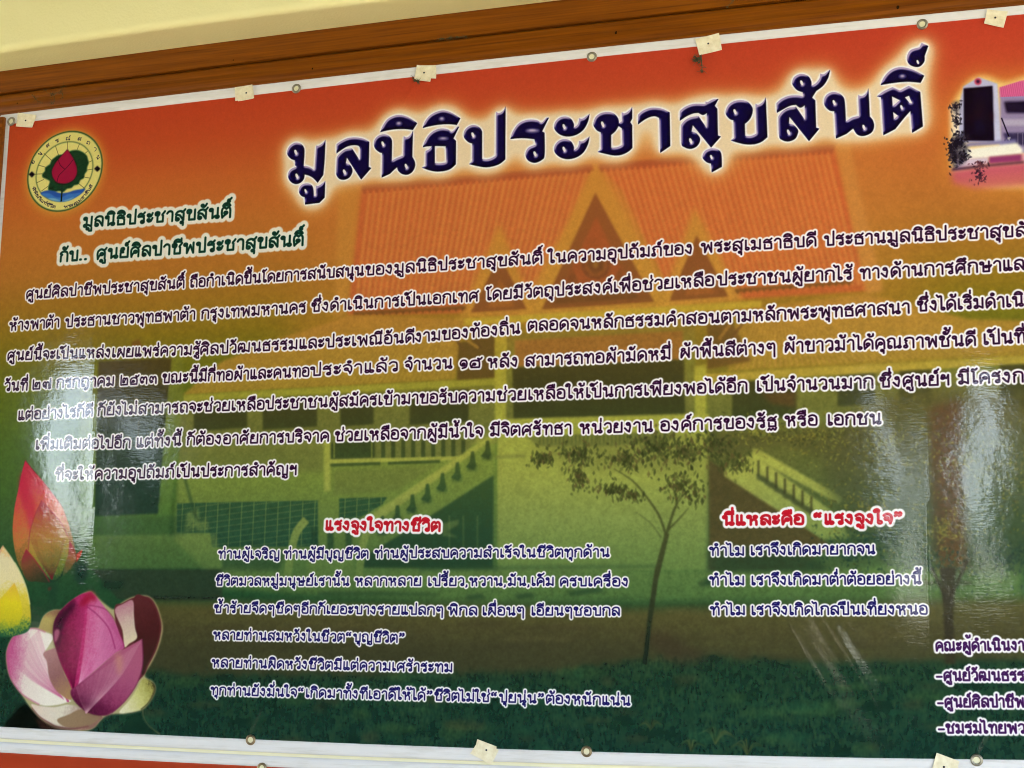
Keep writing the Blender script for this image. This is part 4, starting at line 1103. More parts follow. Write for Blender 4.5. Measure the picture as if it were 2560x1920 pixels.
def arc_word(t, pts, em):
    lay, w = layout(t)
    P = np.array(pts, float)
    L = np.r_[0, np.cumsum(np.hypot(*np.diff(P, axis=0).T))]
    for ch, dx, dy in lay:
        if ch in ABOVE or ch in TONE or ch in BELOW: f = (dx - .3) / w
        else: f = dx / w
        g = min(f + (G[ch][0] or .4) / w, 1.0)
        a = [np.interp(f * L[-1], L, P[:, k]) for k in (0, 1)]
        b = [np.interp(g * L[-1], L, P[:, k]) for k in (0, 1)]
        A, B = T([(EM[0] + a[0] / EM[2], EM[1] + a[1] / EM[2]), (EM[0] + b[0] / EM[2], EM[1] + b[1] / EM[2])])
        wd = G[ch][0] or .4
        u = (B - A) / wd
        n = np.array([u[1], -u[0]]); n = n / max(np.hypot(*n), 1e-6) * em
        s = G[ch][1]
        q = np.empty_like(s)
        off = .42 if not G[ch][0] else 0
        for k in (0, 2):
            q[:, k] = A[0] + u[0] * (s[:, k] + off) + n[0] * (s[:, k + 1] + dy)
            q[:, k + 1] = A[1] + u[1] * (s[:, k] + off) + n[1] * (s[:, k + 1] + dy)
        emb.segs(q, 6)


arc_word('พิพิธภัณฑ์ชีวิต'.replace('ฑ', 'ท'), [(292, 1100), (330, 1190), (400, 1290), (470, 1350), (560, 1400), (655, 1425)], em_px(120, 520, 6.0))
arc_word('พระสุเมธาธิบดี', [(800, 1425), (920, 1400), (1030, 1345), (1130, 1250), (1200, 1160), (1255, 1070)], em_px(200, 520, 6.0))
emb.paint(.75, (22, 16, 52))

# ------------------------------------------------------------------ the title, letter by letter
TA, TB, TC_, TD, TE, TF = (700, 300, 6.912), (920, 260, 8.296), (1150, 240, 6.32), (1460, 220, 6.144), (1780, 180, 7.373), (2050, 90, 5.927)


def hole(x, y, rx=26, ry=46, k=.25):
    return [(x + rx * math.cos(t) + k * ry * math.sin(t), y + ry * math.sin(t)) for t in np.linspace(0, 6.28, 11)[:-1]]


TITLE = [
    (TA, [(815, 360, 1), (800, 700), (775, 970, 1), (680, 1105, 1), (610, 1030), (540, 985), (455, 960, 1), (440, 1040), (380, 1105), (300, 1125), (220, 1090), (172, 1010), (175, 930), (225, 865), (315, 830, 1), (288, 800, 1), (285, 715, 1),
          (220, 690), (165, 630), (155, 560), (190, 480), (260, 425), (330, 412), (400, 440), (443, 500), (452, 580), (437, 815, 1), (500, 820), (560, 845), (625, 890, 1), (655, 460, 1), (700, 465), (775, 415)], [hole(302, 578), hole(322, 988)]),
    (TA, [(812, 1070, 1), (800, 1360, 1), (710, 1450, 1), (462, 1480, 1), (455, 1350, 1), (400, 1330), (360, 1270), (365, 1190), (420, 1130), (510, 1115), (580, 1150), (605, 1220), (612, 1330, 1), (650, 1330, 1), (650, 1150, 1), (690, 1160), (770, 1110)], [hole(472, 1245, 20, 36)]),
    (TA, [(1005, 440, 1), (1080, 390), (1200, 335), (1330, 322), (1470, 345), (1570, 400, 1), (1560, 830, 1), (1605, 850, 1), (1430, 1050, 1), (1185, 670, 1), (1165, 770, 1), (1230, 790), (1275, 860), (1275, 930), (1230, 1010), (1150, 1050), (1060, 1040),
          (1005, 970), (1000, 880), (1010, 660, 1), (1060, 600), (1150, 530), (1270, 510, 1), (1405, 715, 1), (1410, 500, 1), (1380, 465), (1300, 455), (1200, 475), (1100, 530), (1005, 600, 1)], [hole(1142, 918)]),
    (TB, [(965, 580, 1), (948, 1120, 1), (1000, 1220), (1005, 1320), (950, 1430), (850, 1490), (740, 1475), (660, 1410), (635, 1335, 1), (570, 1390), (490, 1470, 1), (315, 1550, 1), (325, 1040, 1), (270, 1025), (190, 960), (155, 870), (170, 770), (240, 690), (350, 655),
          (450, 680), (515, 750), (530, 850), (522, 1210, 1), (620, 1150), (760, 1095, 1), (770, 690, 1), (830, 720), (910, 670)], [hole(340, 850, 30, 54), hole(822, 1315, 30, 54)]),
    (TB, [(285, 610, 1), (340, 480), (430, 350), (560, 275), (700, 255), (850, 295), (970, 365), (1050, 425, 1), (960, 565, 1), (800, 545), (600, 550), (430, 575)], []),
    (TB, [(1165, 925, 1), (1210, 800), (1290, 670), (1400, 580), (1540, 535), (1680, 550), (1770, 600), (1880, 495, 1), (1920, 495, 1), (1800, 740, 1), (1855, 790, 1), (1850, 1275, 1), (1740, 1370), (1600, 1415), (1440, 1425), (1290, 1395), (1145, 1340, 1),
          (1220, 1310, 1), (1225, 1000, 1), (1300, 965), (1355, 900, 1), (1250, 905)], [[(1415, 895, 1), (1640, 900, 1), (1655, 1235, 1), (1540, 1255), (1415, 1250, 1)]]),
    (TB, [(1165, 525, 1), (1215, 390), (1310, 270), (1440, 195), (1580, 160), (1720, 190), (1850, 260), (1945, 325, 1), (1870, 460, 1), (1700, 445), (1500, 455), (1300, 490)], []),
    (TC_, [(740, 180, 1), (735, 1020, 1), (650, 1090), (540, 1130), (420, 1145), (290, 1125), (165, 1095, 1), (212, 1050, 1), (215, 770, 1), (150, 745), (90, 680), (80, 610), (110, 540), (180, 490), (250, 480), (320, 510), (365, 570), (370, 650), (370, 1015, 1), (450, 1020), (530, 995), (585, 960, 1),
           (590, 270, 1), (640, 290), (705, 250)], [hole(224, 633, 24, 42)]),
    (TC_, [(815, 700, 1), (850, 590), (930, 470), (1030, 410), (1140, 392), (1240, 405), (1310, 440), (1385, 362, 1), (1425, 362, 1), (1315, 580, 1), (1355, 600, 1), (1355, 950), (1310, 1030), (1200, 1075), (1100, 1040), (1058, 970), (1060, 900), (1110, 830), (1215, 790, 1), (1195, 700, 1), (1000, 685)], [hole(1203, 932, 24, 42)]),
    (TC_, [(2065, 300, 1), (2040, 420), (1970, 550), (1860, 630), (1730, 660), (1610, 635), (1530, 570), (1505, 500), (1530, 420), (1600, 360), (1690, 345), (1770, 380), (1815, 460), (1815, 522, 1), (1870, 480), (1895, 420), (1895, 370, 1), (1950, 380), (2015, 340)], [hole(1662, 503, 24, 42)]),
    (TC_, [(2065, 657, 1), (2040, 777), (1970, 907), (1860, 987), (1730, 1017), (1610, 992), (1530, 927), (1505, 857), (1530, 777), (1600, 717), (1690, 702), (1770, 737), (1815, 817), (1815, 879, 1), (1870, 837), (1895, 777), (1895, 727, 1), (1950, 737), (2015, 697)], [hole(1662, 860, 24, 42)]),
    (TD, [(755, 310, 1), (755, 490, 1), (725, 545, 1), (755, 590, 1), (758, 940, 1), (690, 1000), (590, 1045), (480, 1055), (350, 1030), (225, 1000, 1), (275, 960, 1), (275, 700, 1), (215, 670), (165, 600), (165, 540), (200, 460), (280, 405), (380, 390), (470, 410), (535, 480), (555, 562, 1), (598, 530, 1), (595, 390, 1), (640, 410), (710, 365)],
     [hole(302, 575, 24, 44), [(432, 740, 1), (500, 680), (548, 602, 1), (598, 640, 1), (605, 895, 1), (520, 930), (432, 935, 1)]]),
    (TD, [(845, 430, 1), (920, 370), (1030, 328), (1130, 325), (1230, 345), (1330, 395, 1), (1340, 910, 1), (1185, 1015, 1), (1170, 480, 1), (1110, 455), (1030, 465), (940, 510), (845, 580, 1)], []),
    (TD, [(1485, 375, 1), (1570, 310), (1700, 265), (1880, 268, 1), (1880, 225, 1), (1910, 238), (1990, 198), (2080, 190, 1), (2020, 295, 1), (2060, 340, 1), (2070, 750, 1), (2115, 765, 1), (1965, 935, 1), (1685, 590, 1), (1665, 690, 1), (1730, 710), (1790, 780), (1790, 850), (1740, 920), (1650, 955), (1560, 930),
          (1510, 870), (1505, 590, 1), (1560, 520), (1650, 470), (1770, 452, 1), (1898, 640, 1), (1900, 405, 1), (1840, 436), (1770, 402, 1), (1690, 412), (1590, 455), (1485, 525, 1)], [hole(1652, 832, 24, 44)]),
    (TD, [(1965, 945, 1), (2060, 960), (2120, 1030), (2130, 1230, 1), (1975, 1315, 1), (1965, 1180, 1), (1900, 1160), (1840, 1100), (1840, 1040), (1880, 980)], [hole(1968, 1078, 20, 34)]),
    (TE, [(1005, 490, 1), (1035, 1225, 1), (930, 1310), (800, 1355), (650, 1360), (500, 1330), (360, 1285, 1), (420, 1240, 1), (410, 915, 1), (340, 890), (275, 810), (270, 730), (320, 630), (420, 565), (540, 545), (660, 570), (740, 650), (765, 730), (740, 840), (690, 920), (620, 980, 1), (625, 1200, 1), (730, 1205), (835, 1160, 1),
          (815, 610, 1), (870, 630), (955, 575)], [hole(438, 758, 28, 50)]),
    (TE, [(1200, 600, 1), (1300, 520), (1440, 465), (1600, 460), (1690, 480, 1), (1685, 400, 1), (1580, 360), (1510, 280), (1490, 220), (1520, 130), (1600, 75), (1690, 65), (1790, 110), (1840, 200), (1845, 282, 1), (1930, 230), (1995, 140), (2005, 55, 1), (2070, 70), (2145, 15), (2190, -17, 1), (2150, 140), (2060, 280), (1935, 375, 1), (1855, 500, 1), (1915, 550, 1),
          (1930, 1050, 1), (1990, 1070, 1), (1800, 1300, 1), (1440, 850, 1), (1430, 980, 1), (1510, 1000), (1595, 1090), (1590, 1170), (1540, 1260), (1420, 1305), (1310, 1280), (1250, 1200), (1235, 850, 1), (1300, 760), (1420, 690), (1560, 672, 1), (1730, 920, 1), (1720, 640, 1), (1640, 685), (1560, 630, 1), (1450, 650), (1330, 710), (1210, 780, 1)],
     [hole(1422, 1133, 28, 50), hole(1664, 226, 28, 48)]),
    (TF, [(725, 795, 1), (745, 1215, 1), (790, 1270), (808, 1360), (770, 1450), (660, 1500), (560, 1480), (500, 1390, 1), (450, 1430), (400, 1470, 1), (245, 1540, 1), (220, 1135, 1), (150, 1125), (85, 1060), (68, 980), (100, 900), (180, 855), (260, 860), (340, 910), (375, 1000), (390, 1290, 1), (480, 1230), (585, 1205, 1), (572, 895, 1), (630, 912), (695, 865)],
     [hole(217, 1008, 22, 40), hole(657, 1373, 22, 40)]),
    (TF, [(850, 915, 1), (950, 840), (1080, 780, 1), (1190, 830, 1), (1320, 760, 1), (1490, 850, 1), (1530, 1360, 1), (1370, 1455, 1), (1345, 1130, 1), (1240, 1250), (1120, 1400, 1), (945, 1490, 1), (910, 930, 1)],
     [[(1072, 915, 1), (1188, 972, 1), (1082, 1062, 1)], [(1262, 930, 1), (1325, 905, 1), (1372, 1020, 1), (1330, 1012, 1)], hole(1214, 1078, 20, 36), [(1088, 1145, 1), (1162, 1200, 1), (1100, 1256, 1)]]),
    (TF, [(905, 750, 1), (950, 640), (1040, 540), (1150, 490), (1260, 490), (1400, 530), (1550, 610, 1), (1495, 715, 1), (1300, 700), (1080, 720)], []),
    (TF, [(1510, 125, 1), (1610, 170, 1), (1555, 320, 1), (1550, 400), (1490, 470), (1420, 480), (1340, 450), (1300, 390), (1300, 310), (1350, 230), (1480, 190, 1)], [hole(1454, 408, 18, 32)]),
]
SPOTS = [(TB, (670, 432), (60, 34)), (TB, (1560, 335), (56, 34)), (TB, (1590, 742), (110, 26)), (TC_, (1165, 568), (110, 26)), (TF, (1226, 620), (46, 24))]
LETTERS = []
tb = T([(640, 60), (2480, 60), (640, 560), (2480, 560)])
tx0, ty0 = np.floor(tb.min(0)).astype(int); tx1, ty1 = np.ceil(tb.max(0)).astype(int)
TWIN = (max(tx0, 0), max(ty0, 0), min(tx1, W), min(ty1, H))
TM = np.zeros((TWIN[3] - TWIN[1], TWIN[2] - TWIN[0]), np.float32)
for org, outer, holes in TITLE:
    rings = [smooth_path(outer, org, n=5)] + [smooth_path(h, org, n=3) for h in holes]
    LETTERS.append(rings)
    win, m = raster([rings[0]] + [('hole', h) for h in rings[1:]])
    v = TM[win[1] - TWIN[1]:win[3] - TWIN[1], win[0] - TWIN[0]:win[2] - TWIN[0]]
    np.maximum(v, m, out=v)
fat = sstep(.008, .1, blur(TM, 14))
put(TWIN, np.clip(blur(fat, 26) * 1.3, 0, 1) ** 1.5, (234, 164, 80), .9)
put(TWIN, np.clip(.6 * sstep(.1, .95, blur(fat, 20)) + .5 * sstep(.35, 1.0, blur(fat, 13)), 0, 1), (242, 220, 186), .97)
put(TWIN, sstep(.04, .3, blur(TM, 3.6)), (252, 248, 248), 1)
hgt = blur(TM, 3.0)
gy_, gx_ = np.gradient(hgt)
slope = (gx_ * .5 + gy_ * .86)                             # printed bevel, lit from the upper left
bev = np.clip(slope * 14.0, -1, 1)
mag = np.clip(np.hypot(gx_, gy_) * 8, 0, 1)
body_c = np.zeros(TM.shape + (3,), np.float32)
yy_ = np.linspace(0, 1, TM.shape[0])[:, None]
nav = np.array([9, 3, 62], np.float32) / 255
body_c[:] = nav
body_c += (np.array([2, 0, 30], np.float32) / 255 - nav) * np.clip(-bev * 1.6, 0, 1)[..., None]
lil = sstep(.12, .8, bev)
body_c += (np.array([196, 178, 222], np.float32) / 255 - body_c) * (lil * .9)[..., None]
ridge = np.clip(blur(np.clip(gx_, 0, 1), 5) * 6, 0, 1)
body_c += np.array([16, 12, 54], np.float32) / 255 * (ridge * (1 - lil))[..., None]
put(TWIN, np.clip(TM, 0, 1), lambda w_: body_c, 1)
for org, (x, y), (rx, ry) in SPOTS:
    fill([(x + rx * math.cos(t), y + ry * math.sin(t)) for t in np.linspace(0, 6.28, 13)[:-1]], (196, 178, 214), .85, 2.2, org)
    fill([(x + rx * .5 * math.cos(t), y - ry * .3 + ry * .5 * math.sin(t)) for t in np.linspace(0, 6.28, 13)[:-1]], (232, 222, 236), .8, 1.4, org)

# ------------------------------------------------------------------ the unprinted white hem
xl = (X_PRINT - UX0) * TX
edge_soft = np.maximum(np.clip(.5 + (-S) * (zr - zg)[None, :] * TX, 0, 1), np.clip(.5 + (S - 1) * (zr - zg)[None, :] * TX, 0, 1))
edge_soft = np.maximum(edge_soft, np.clip(xl - np.arange(W)[None, :], 0, 1))
put(FULL, edge_soft.astype(np.float32), (226, 226, 228), 1)
GRAIN = RNG.normal(0, 1, (H, W)).astype(np.float32)
IMG *= (1 + .03 * box1(box1(GRAIN, 1, 0), 1, 1))[..., None]
np.clip(IMG, 0, 1, out=IMG)
PRINT = bpy.data.images.new('banner_print', W, H, alpha=False)
_buf = np.ones((H, W, 4), np.float32)
_buf[:, :, :3] = IMG[::-1]
PRINT.pixels.foreach_set(_buf.ravel())
PRINT.update()
del _buf, edge_soft, GRAIN, TM, fat
# ------------------------------------------------------------------ materials
def m_print():
    m, nt, lk, b = mat_new('printed_vinyl', (1, 1, 1), 0.07, 0, 0.85)
    uv = node(nt, 'ShaderNodeUVMap', uv_map='UVMap')
    im = node(nt, 'ShaderNodeTexImage', image=PRINT, interpolation='Cubic', extension='EXTEND')
    lk.new(uv.outputs[0], im.inputs[0])
    lk.new(im.outputs[0], b.inputs['Base Color'])
    vinyl_surface(nt, lk, b)
    return m


def vinyl_surface(nt, lk, b):
    """woven scrim showing through the vinyl: fine horizontal ribs and a slow ripple"""
    geo = node(nt, 'ShaderNodeNewGeometry')
    mp = node(nt, 'ShaderNodeMapping')
    mp.inputs['Scale'].default_value = (60, 60, 330)
    lk.new(geo.outputs['Position'], mp.inputs[0])
    n1 = node(nt, 'ShaderNodeTexNoise', Scale=1.0, Detail=2.0)
    lk.new(mp.outputs[0], n1.inputs['Vector'])
    n2 = node(nt, 'ShaderNodeTexNoise', Scale=34.0, Detail=3.0)
    lk.new(geo.outputs['Position'], n2.inputs['Vector'])
    b1 = node(nt, 'ShaderNodeBump', Strength=0.12, Distance=0.0006)
    lk.new(n1.outputs[0], b1.inputs['Height'])
    b2 = node(nt, 'ShaderNodeBump', Strength=0.04, Distance=0.004)
    lk.new(n2.outputs[0], b2.inputs['Height'])
    lk.new(b1.outputs[0], b2.inputs['Normal'])
    lk.new(b2.outputs[0], b.inputs['Normal'])


def noisy(name, c1, c2, scale, rough, stretch=(1, 1, 1), bump=0.0, bump_scale=None, spec=0.5, bdist=0.002, detail=5.0):
    m, nt, lk, b = mat_new(name, c1, rough, 0, spec)
    geo = node(nt, 'ShaderNodeNewGeometry')
    mp = node(nt, 'ShaderNodeMapping')
    mp.inputs['Scale'].default_value = stretch
    lk.new(geo.outputs['Position'], mp.inputs[0])
    n = node(nt, 'ShaderNodeTexNoise', Scale=scale, Detail=detail, Roughness=0.6)
    lk.new(mp.outputs[0], n.inputs['Vector'])
    r = node(nt, 'ShaderNodeValToRGB')
    r.color_ramp.elements[0].position, r.color_ramp.elements[1].position = 0.3, 0.7
    r.color_ramp.elements[0].color, r.color_ramp.elements[1].color = (*c1, 1), (*c2, 1)
    lk.new(n.outputs[0], r.inputs[0])
    lk.new(r.outputs[0], b.inputs['Base Color'])
    if bump:
        n2 = node(nt, 'ShaderNodeTexNoise', Scale=bump_scale or scale, Detail=4.0)
        lk.new((mp if bump_scale is None else geo).outputs[0 if bump_scale is None else 'Position'], n2.inputs['Vector'])
        bp = node(nt, 'ShaderNodeBump', Strength=bump, Distance=bdist)
        lk.new(n2.outputs[0], bp.inputs['Height'])
        lk.new(bp.outputs[0], b.inputs['Normal'])
    return m


M_PRINT = m_print()
M_HEM, _nt, _lk, _b = mat_new('white_vinyl', lin((226, 226, 229)), 0.22)
vinyl_surface(_nt, _lk, _b)
_g = node(_nt, 'ShaderNodeNewGeometry')
_mp = node(_nt, 'ShaderNodeMapping')
_mp.inputs['Scale'].default_value = (5, 5, 60)
_lk.new(_g.outputs['Position'], _mp.inputs[0])
_n = node(_nt, 'ShaderNodeTexNoise', Scale=1.6, Detail=6.0, Roughness=0.65)
_lk.new(_mp.outputs[0], _n.inputs['Vector'])
_r = node(_nt, 'ShaderNodeValToRGB')
_r.color_ramp.elements[0].position, _r.color_ramp.elements[1].position = 0.28, 0.5
_r.color_ramp.elements[0].color, _r.color_ramp.elements[1].color = (*lin((214, 213, 211)), 1), (*lin((231, 231, 233)), 1)
_lk.new(_n.outputs[0], _r.inputs[0])
_lk.new(_r.outputs[0], _b.inputs['Base Color'])
M_RED = noisy('orange_vinyl', lin((186, 66, 38)), lin((194, 72, 40)), 6, 0.2)
M_WOOD = noisy('varnished_wood', lin((98, 48, 0)), lin((138, 76, 1)), 9, 0.36, (0.5, 22, 22), 0.14, None, 0.28)
M_PLASTER = noisy('cream_plaster', lin((250, 245, 182)), lin((252, 247, 186)), 12, 0.85, (1, 1, 1), 0.3, 190, 0.3, 0.003)
M_BOARD = noisy('cream_board', lin((236, 232, 196)), lin((240, 236, 204)), 12, 0.6)
M_CARD = noisy('cream_card', lin((224, 213, 178)), lin((248, 242, 216)), 80, 0.7)
M_NICKEL, _, _, _ = mat_new('nickel_plate', (0.36, 0.34, 0.27), 0.42, 1.0)
M_BRASS, _, _, _ = mat_new('dull_brass', (0.30, 0.23, 0.14), 0.42, 1.0)
M_NAIL, _, _, _ = mat_new('dark_nail', (0.03, 0.03, 0.04), 0.45, 0.6)
M_DUST, _, _, _ = mat_new('grey_dust', lin((84, 84, 62)), 0.95, 0, 0.1)
M_SPECK, _, _, _ = mat_new('dark_speck', lin((40, 26, 14)), 0.9, 0, 0.1)


# ------------------------------------------------------------------ the vinyl's own folds and ripples
def _wp(px, py):
    return np.array(at(px, py))


def ridge(X, Z, p0, p1, height, width, kind='gauss', fade=0.06):
    """a fold along the line p0-p1 (photograph pixels): height in metres towards the viewer"""
    a, b = _wp(*p0), _wp(*p1)
    d = b - a
    L = np.hypot(*d)
    d = d / L
    u = (X - a[0]) * d[0] + (Z - a[1]) * d[1]
    t = (X - a[0]) * -d[1] + (Z - a[1]) * d[0]
    win = 1 / (1 + np.exp(-(u / (fade / 4)))) * 1 / (1 + np.exp((u - L) / (fade / 4)))
    if kind == 'gauss': return height * win * np.exp(-(t / width) ** 2)
    if kind == 'tent': return height * win * np.exp(-np.abs(t) / width)
    if kind == 'step': return height * win / (1 + np.exp(-t / width))


FOLDS = [((240, 860), (240, 1390),   .0003, .012, 'tent'), ((2318, 1030), (2324, 1600), .0002, .012, 'tent')]
for (nx_, ny_), dirs in (((627, 1850), [(-30, -52), (28, -56)]), ((1209, 1876), [(-46, -70), (10, -80), (60, -66)]), ((1467, 1878), [(-34, -60), (30, -64)]), ((2361, 1918), [(-50, -80), (16, -90)]),
                         ((2442, 1900), [(-24, -66), (34, -60)]), ((615, 232), [(-40, 60), (26, 66)]), ((1060, 182), [(-38, 64), (30, 60)]), ((1771, 109), [(-40, 66), (36, 60)]), ((64, 301), [(20, 70), (60, 40)])):
    for dx_, dy_ in dirs:
        FOLDS.append(((nx_, ny_), (nx_ + dx_ * 1.5, ny_ + dy_ * 1.5), .0009, .0055, 'gauss', .03))
for a_, b_, h_ in (((1500, 1640), (1660, 1770), .0004), ((1960, 1540), (2090, 1760), .0006), ((1080, 1540), (1240, 1690), .0004), ((2060, 1540), (2220, 1800), .0007)):
    FOLDS.append((a_, b_, h_, .016, 'gauss', .08))


def disp(X, Z):
    X, Z = np.asarray(X, float), np.asarray(Z, float)
    d = 0.0005 * np.sin(7.1 * X + 1.3 * Z + .5) + 0.0002 * np.sin(13.0 * X - 5.0 * Z + 1.1) + 0.00012 * np.sin(27 * X + 19 * Z)
    lowz = 1 / (1 + np.exp((Z - at(1200, 900)[1]) / 0.08))
    d = d * (0.35 + 0.65 * lowz)
    for f in FOLDS:
        d = d + ridge(X, Z, *f)
    return d


SHEET_Y = -0.008


def on_sheet(X, Z, proud=0.0):
    return np.c_[X, SHEET_Y - disp(X, Z) - proud, Z]


def sheet_normals(o, X, Z):
    e = 1e-4
    gx = (disp(X + e, Z) - disp(X - e, Z)) / (2 * e)
    gz_ = (disp(X, Z + e) - disp(X, Z - e)) / (2 * e)
    n = np.c_[-gx, -np.ones(len(gx)), -gz_]
    n /= np.linalg.norm(n, axis=1)[:, None]
    o.data.normals_split_custom_set_from_vertices([tuple(v) for v in n])


def uv_of(X, Z):
    return np.c_[(np.asarray(X) - UX0) / (UX1 - UX0), (np.asarray(Z) - UZ0) / (UZ1 - UZ0)]


# ------------------------------------------------------------------ the printed banner
banner = empty('banner')
tag(banner, 'orange and green printed vinyl banner with large navy lettering, nailed up under the wooden frame', 'banner')


def grid_faces(nx, nz):
    return [(j * nx + i, j * nx + i + 1, (j + 1) * nx + i + 1, (j + 1) * nx + i) for j in range(nz - 1) for i in range(nx - 1)]


NX, NZ = 420, 250
_x = np.linspace(X_LEFT, X_RIGHT, NX)
_t = np.linspace(0, 1, NZ)
XX = np.tile(_x, (NZ, 1))
ZZ = Z_BOT(_x)[None, :] + (Z_TOP(_x) + 0.012 - Z_BOT(_x))[None, :] * _t[:, None]
sheet = link_mesh('sheet', on_sheet(XX.ravel(), ZZ.ravel()), grid_faces(NX, NZ), M_PRINT, banner, True, uv_of(XX.ravel(), ZZ.ravel()))
sheet_normals(sheet, XX.ravel(), ZZ.ravel())


def strip(name, xa, xb, za, zb, mat, parent, proud, n=300, m=5, label=None):
    """a band of the sheet between two edges, a little proud of it, with a returned lower and upper lip"""
    xs = np.linspace(xa, xb, n)
    rows = [za(xs) + (zb(xs) - za(xs)) * k for k in np.linspace(0, 1, m)]
    P = [on_sheet(xs, rows[0], -0.0002)] + [on_sheet(xs, r, proud) for r in rows] + [on_sheet(xs, rows[-1], -0.0002)]
    V = np.concatenate(P)
    o = link_mesh(name, V, grid_faces(n, m + 2), mat, parent, True)
    o.data.polygons.foreach_set('use_smooth', [1 <= (i // (n - 1)) <= m - 1 for i in range(len(o.data.polygons))])
    if label: o['label'] = label
    return o


strip('hem', X_LEFT, X_RIGHT, Z_GREEN, Z_BOT, M_HEM, banner, 0.0007, label='white hem along the lower edge')
strip('hem', X_LEFT, X_RIGHT, Z_RED, lambda x: Z_TOP(x) + .012, M_HEM, banner, 0.0007, label='white hem along the upper edge')
strip('hem', X_LEFT, X_PRINT, lambda x: Z_GREEN(x) + .0005, lambda x: Z_RED(x) - .0005, M_HEM, banner, 0.0007, 6, 200, label='white hem down the left edge')
# welded seam lines in the hems
strip('weld', X_LEFT + .01, X_RIGHT, lambda x: Z_BOT(x) + .0065, lambda x: Z_BOT(x) + .0078, M_HEM, banner, 0.0016)
strip('weld', X_LEFT + .01, X_RIGHT, lambda x: Z_TOP(x) - .0068, lambda x: Z_TOP(x) - .0058, M_HEM, banner, 0.0014)


def inside(p, ring):
    x, y = p
    r = np.asarray(ring)
    a, b = r, np.roll(r, -1, 0)
    c = (a[:, 1] > y) != (b[:, 1] > y)
    with np.errstate(divide='ignore', invalid='ignore'):
        xx = a[:, 0] + (y - a[:, 1]) * (b[:, 0] - a[:, 0]) / (b[:, 1] - a[:, 1])
    return bool(np.sum(c & (xx > x)) % 2)


def plate(rings, extra=(), eps=1e-6):
    """triangles that fill the first ring and leave the other rings open"""
    pts, edges = [], []
    for r in rings:
        b = len(pts)
        pts += [tuple(p) for p in r]
        edges += [(b + i, b + (i + 1) % len(r)) for i in range(len(r))]
    out = delaunay_2d_cdt([Vector(p) for p in pts + list(extra)], edges, [], 1, eps)
    V = np.array([(v.x, v.y) for v in out[0]])
    F = []
    for f in out[2]:
        c = V[list(f)].mean(0)
        if any(inside(c, r) for r in rings[1:]): continue
        if not inside(c, rings[0]): continue
        a = V[f[1]] - V[f[0]]
        b = V[f[2]] - V[f[0]]
        F.append(tuple(f) if a[0] * b[1] - a[1] * b[0] > 0 else tuple(reversed(f)))
    used = sorted({i for f in F for i in f})
    mp = {k: i for i, k in enumerate(used)}
    return V[used], [tuple(mp[i] for i in f) for f in F]


def cut_out(name, rings, proud, step=0.007, label=None, spacing=True):
    """a printed figure as a part: the sheet's own surface inside an outline (texels), carrying the same print"""
    R_ = [[(UX0 + p[0] / TX, UZ1 - p[1] / TX) for p in (r[::2] if len(r) > 90 else r)] for r in rings]
    A = np.array(R_[0])
    lo, hi = A.min(0), A.max(0)
    RV = np.concatenate([np.array(r) for r in R_])
    inner = [(x, z) for x in np.arange(lo[0] + step / 2, hi[0], step) for z in np.arange(lo[1] + step / 2, hi[1], step)]
    inner = [p for p in inner if np.min(np.hypot(RV[:, 0] - p[0], RV[:, 1] - p[1])) > step * .45]
    V, F = plate(R_, inner)
    o = link_mesh(name, on_sheet(V[:, 0], V[:, 1], proud), F, M_PRINT, banner, True, uv_of(V[:, 0], V[:, 1]))
    sheet_normals(o, V[:, 0], V[:, 1])
    if label: o['label'] = label
    return o


for r in LETTERS:
    cut_out('title_letter', r, 0.0003)
cut_out('emblem', [T(EM_OUT, EM)], 0.0003, label='round yellow emblem with a red lotus bud')
cut_out('lotus_flower', [smooth_path(FLOWER, GO, n=3)], 0.0006, label='open pink lotus flower')
cut_out('lotus_bud', [smooth_path(RB, HO, n=3)], 0.0003, label='closed red and yellow lotus bud')
yb = smooth_path(YB, HO, n=3)
yb[:, 0] = np.maximum(yb[:, 0], xl + 1)
cut_out('lotus_bud', [yb], 0.0003, label='closed yellow and cream lotus bud at the left edge')
ph = smooth_path([p + (1,) for p in [(2399, 262), (2410, 219), (2447, 197), (2493, 212), (2500, 222), (2552, 206), (2600, 194), (2660, 178), (2720, 162), (2790, 144), (2790, 220), (2790, 300), (2790, 380), (2790, 440), (2700, 440), (2620, 440), (2540, 440), (2460, 440), (2385, 440), (2385, 410), (2425, 397), (2425, 373), (2399, 360)]], closed=True)
cut_out('inset_photograph', [ph], 0.0003, label='small photograph of a building beside a framed portrait panel')


# ------------------------------------------------------------------ eyelets
def eyelet_mesh(mat):
    prof = [(0.0058, -0.0006), (0.0058, 0.0012), (0.0064, 0.0022), (0.0076, 0.0027), (0.0090, 0.0025), (0.0102, 0.0015), (0.0107, 0.0002), (0.0107, -0.0006)]
    n = 36
    v, f = [], []
    for i in range(n):
        a = 2 * math.pi * i / n
        for r, h in prof: v.append((r * math.cos(a), -h, r * math.sin(a)))
    k = len(prof)
    for i in range(n):
        for j in range(k - 1):
            f.append((i * k + j, i * k + j + 1, ((i + 1) % n) * k + j + 1, ((i + 1) % n) * k + j))
    me = bpy.data.meshes.new('eyelet')
    me.from_pydata(v, [], f)
    me.materials.append(mat)
    me.polygons.foreach_set('use_smooth', [True] * len(f))
    return me


EY = {'n': eyelet_mesh(M_NICKEL), 'b': eyelet_mesh(M_BRASS)}
_d = [(0.0059 * math.cos(a), -0.00015, 0.0059 * math.sin(a)) for a in np.linspace(0, 2 * math.pi, 25)[:-1]]
DISC = bpy.data.meshes.new('opening')
DISC.from_pydata(_d, [], [tuple(range(24))])
DISC.materials.append(M_BOARD)


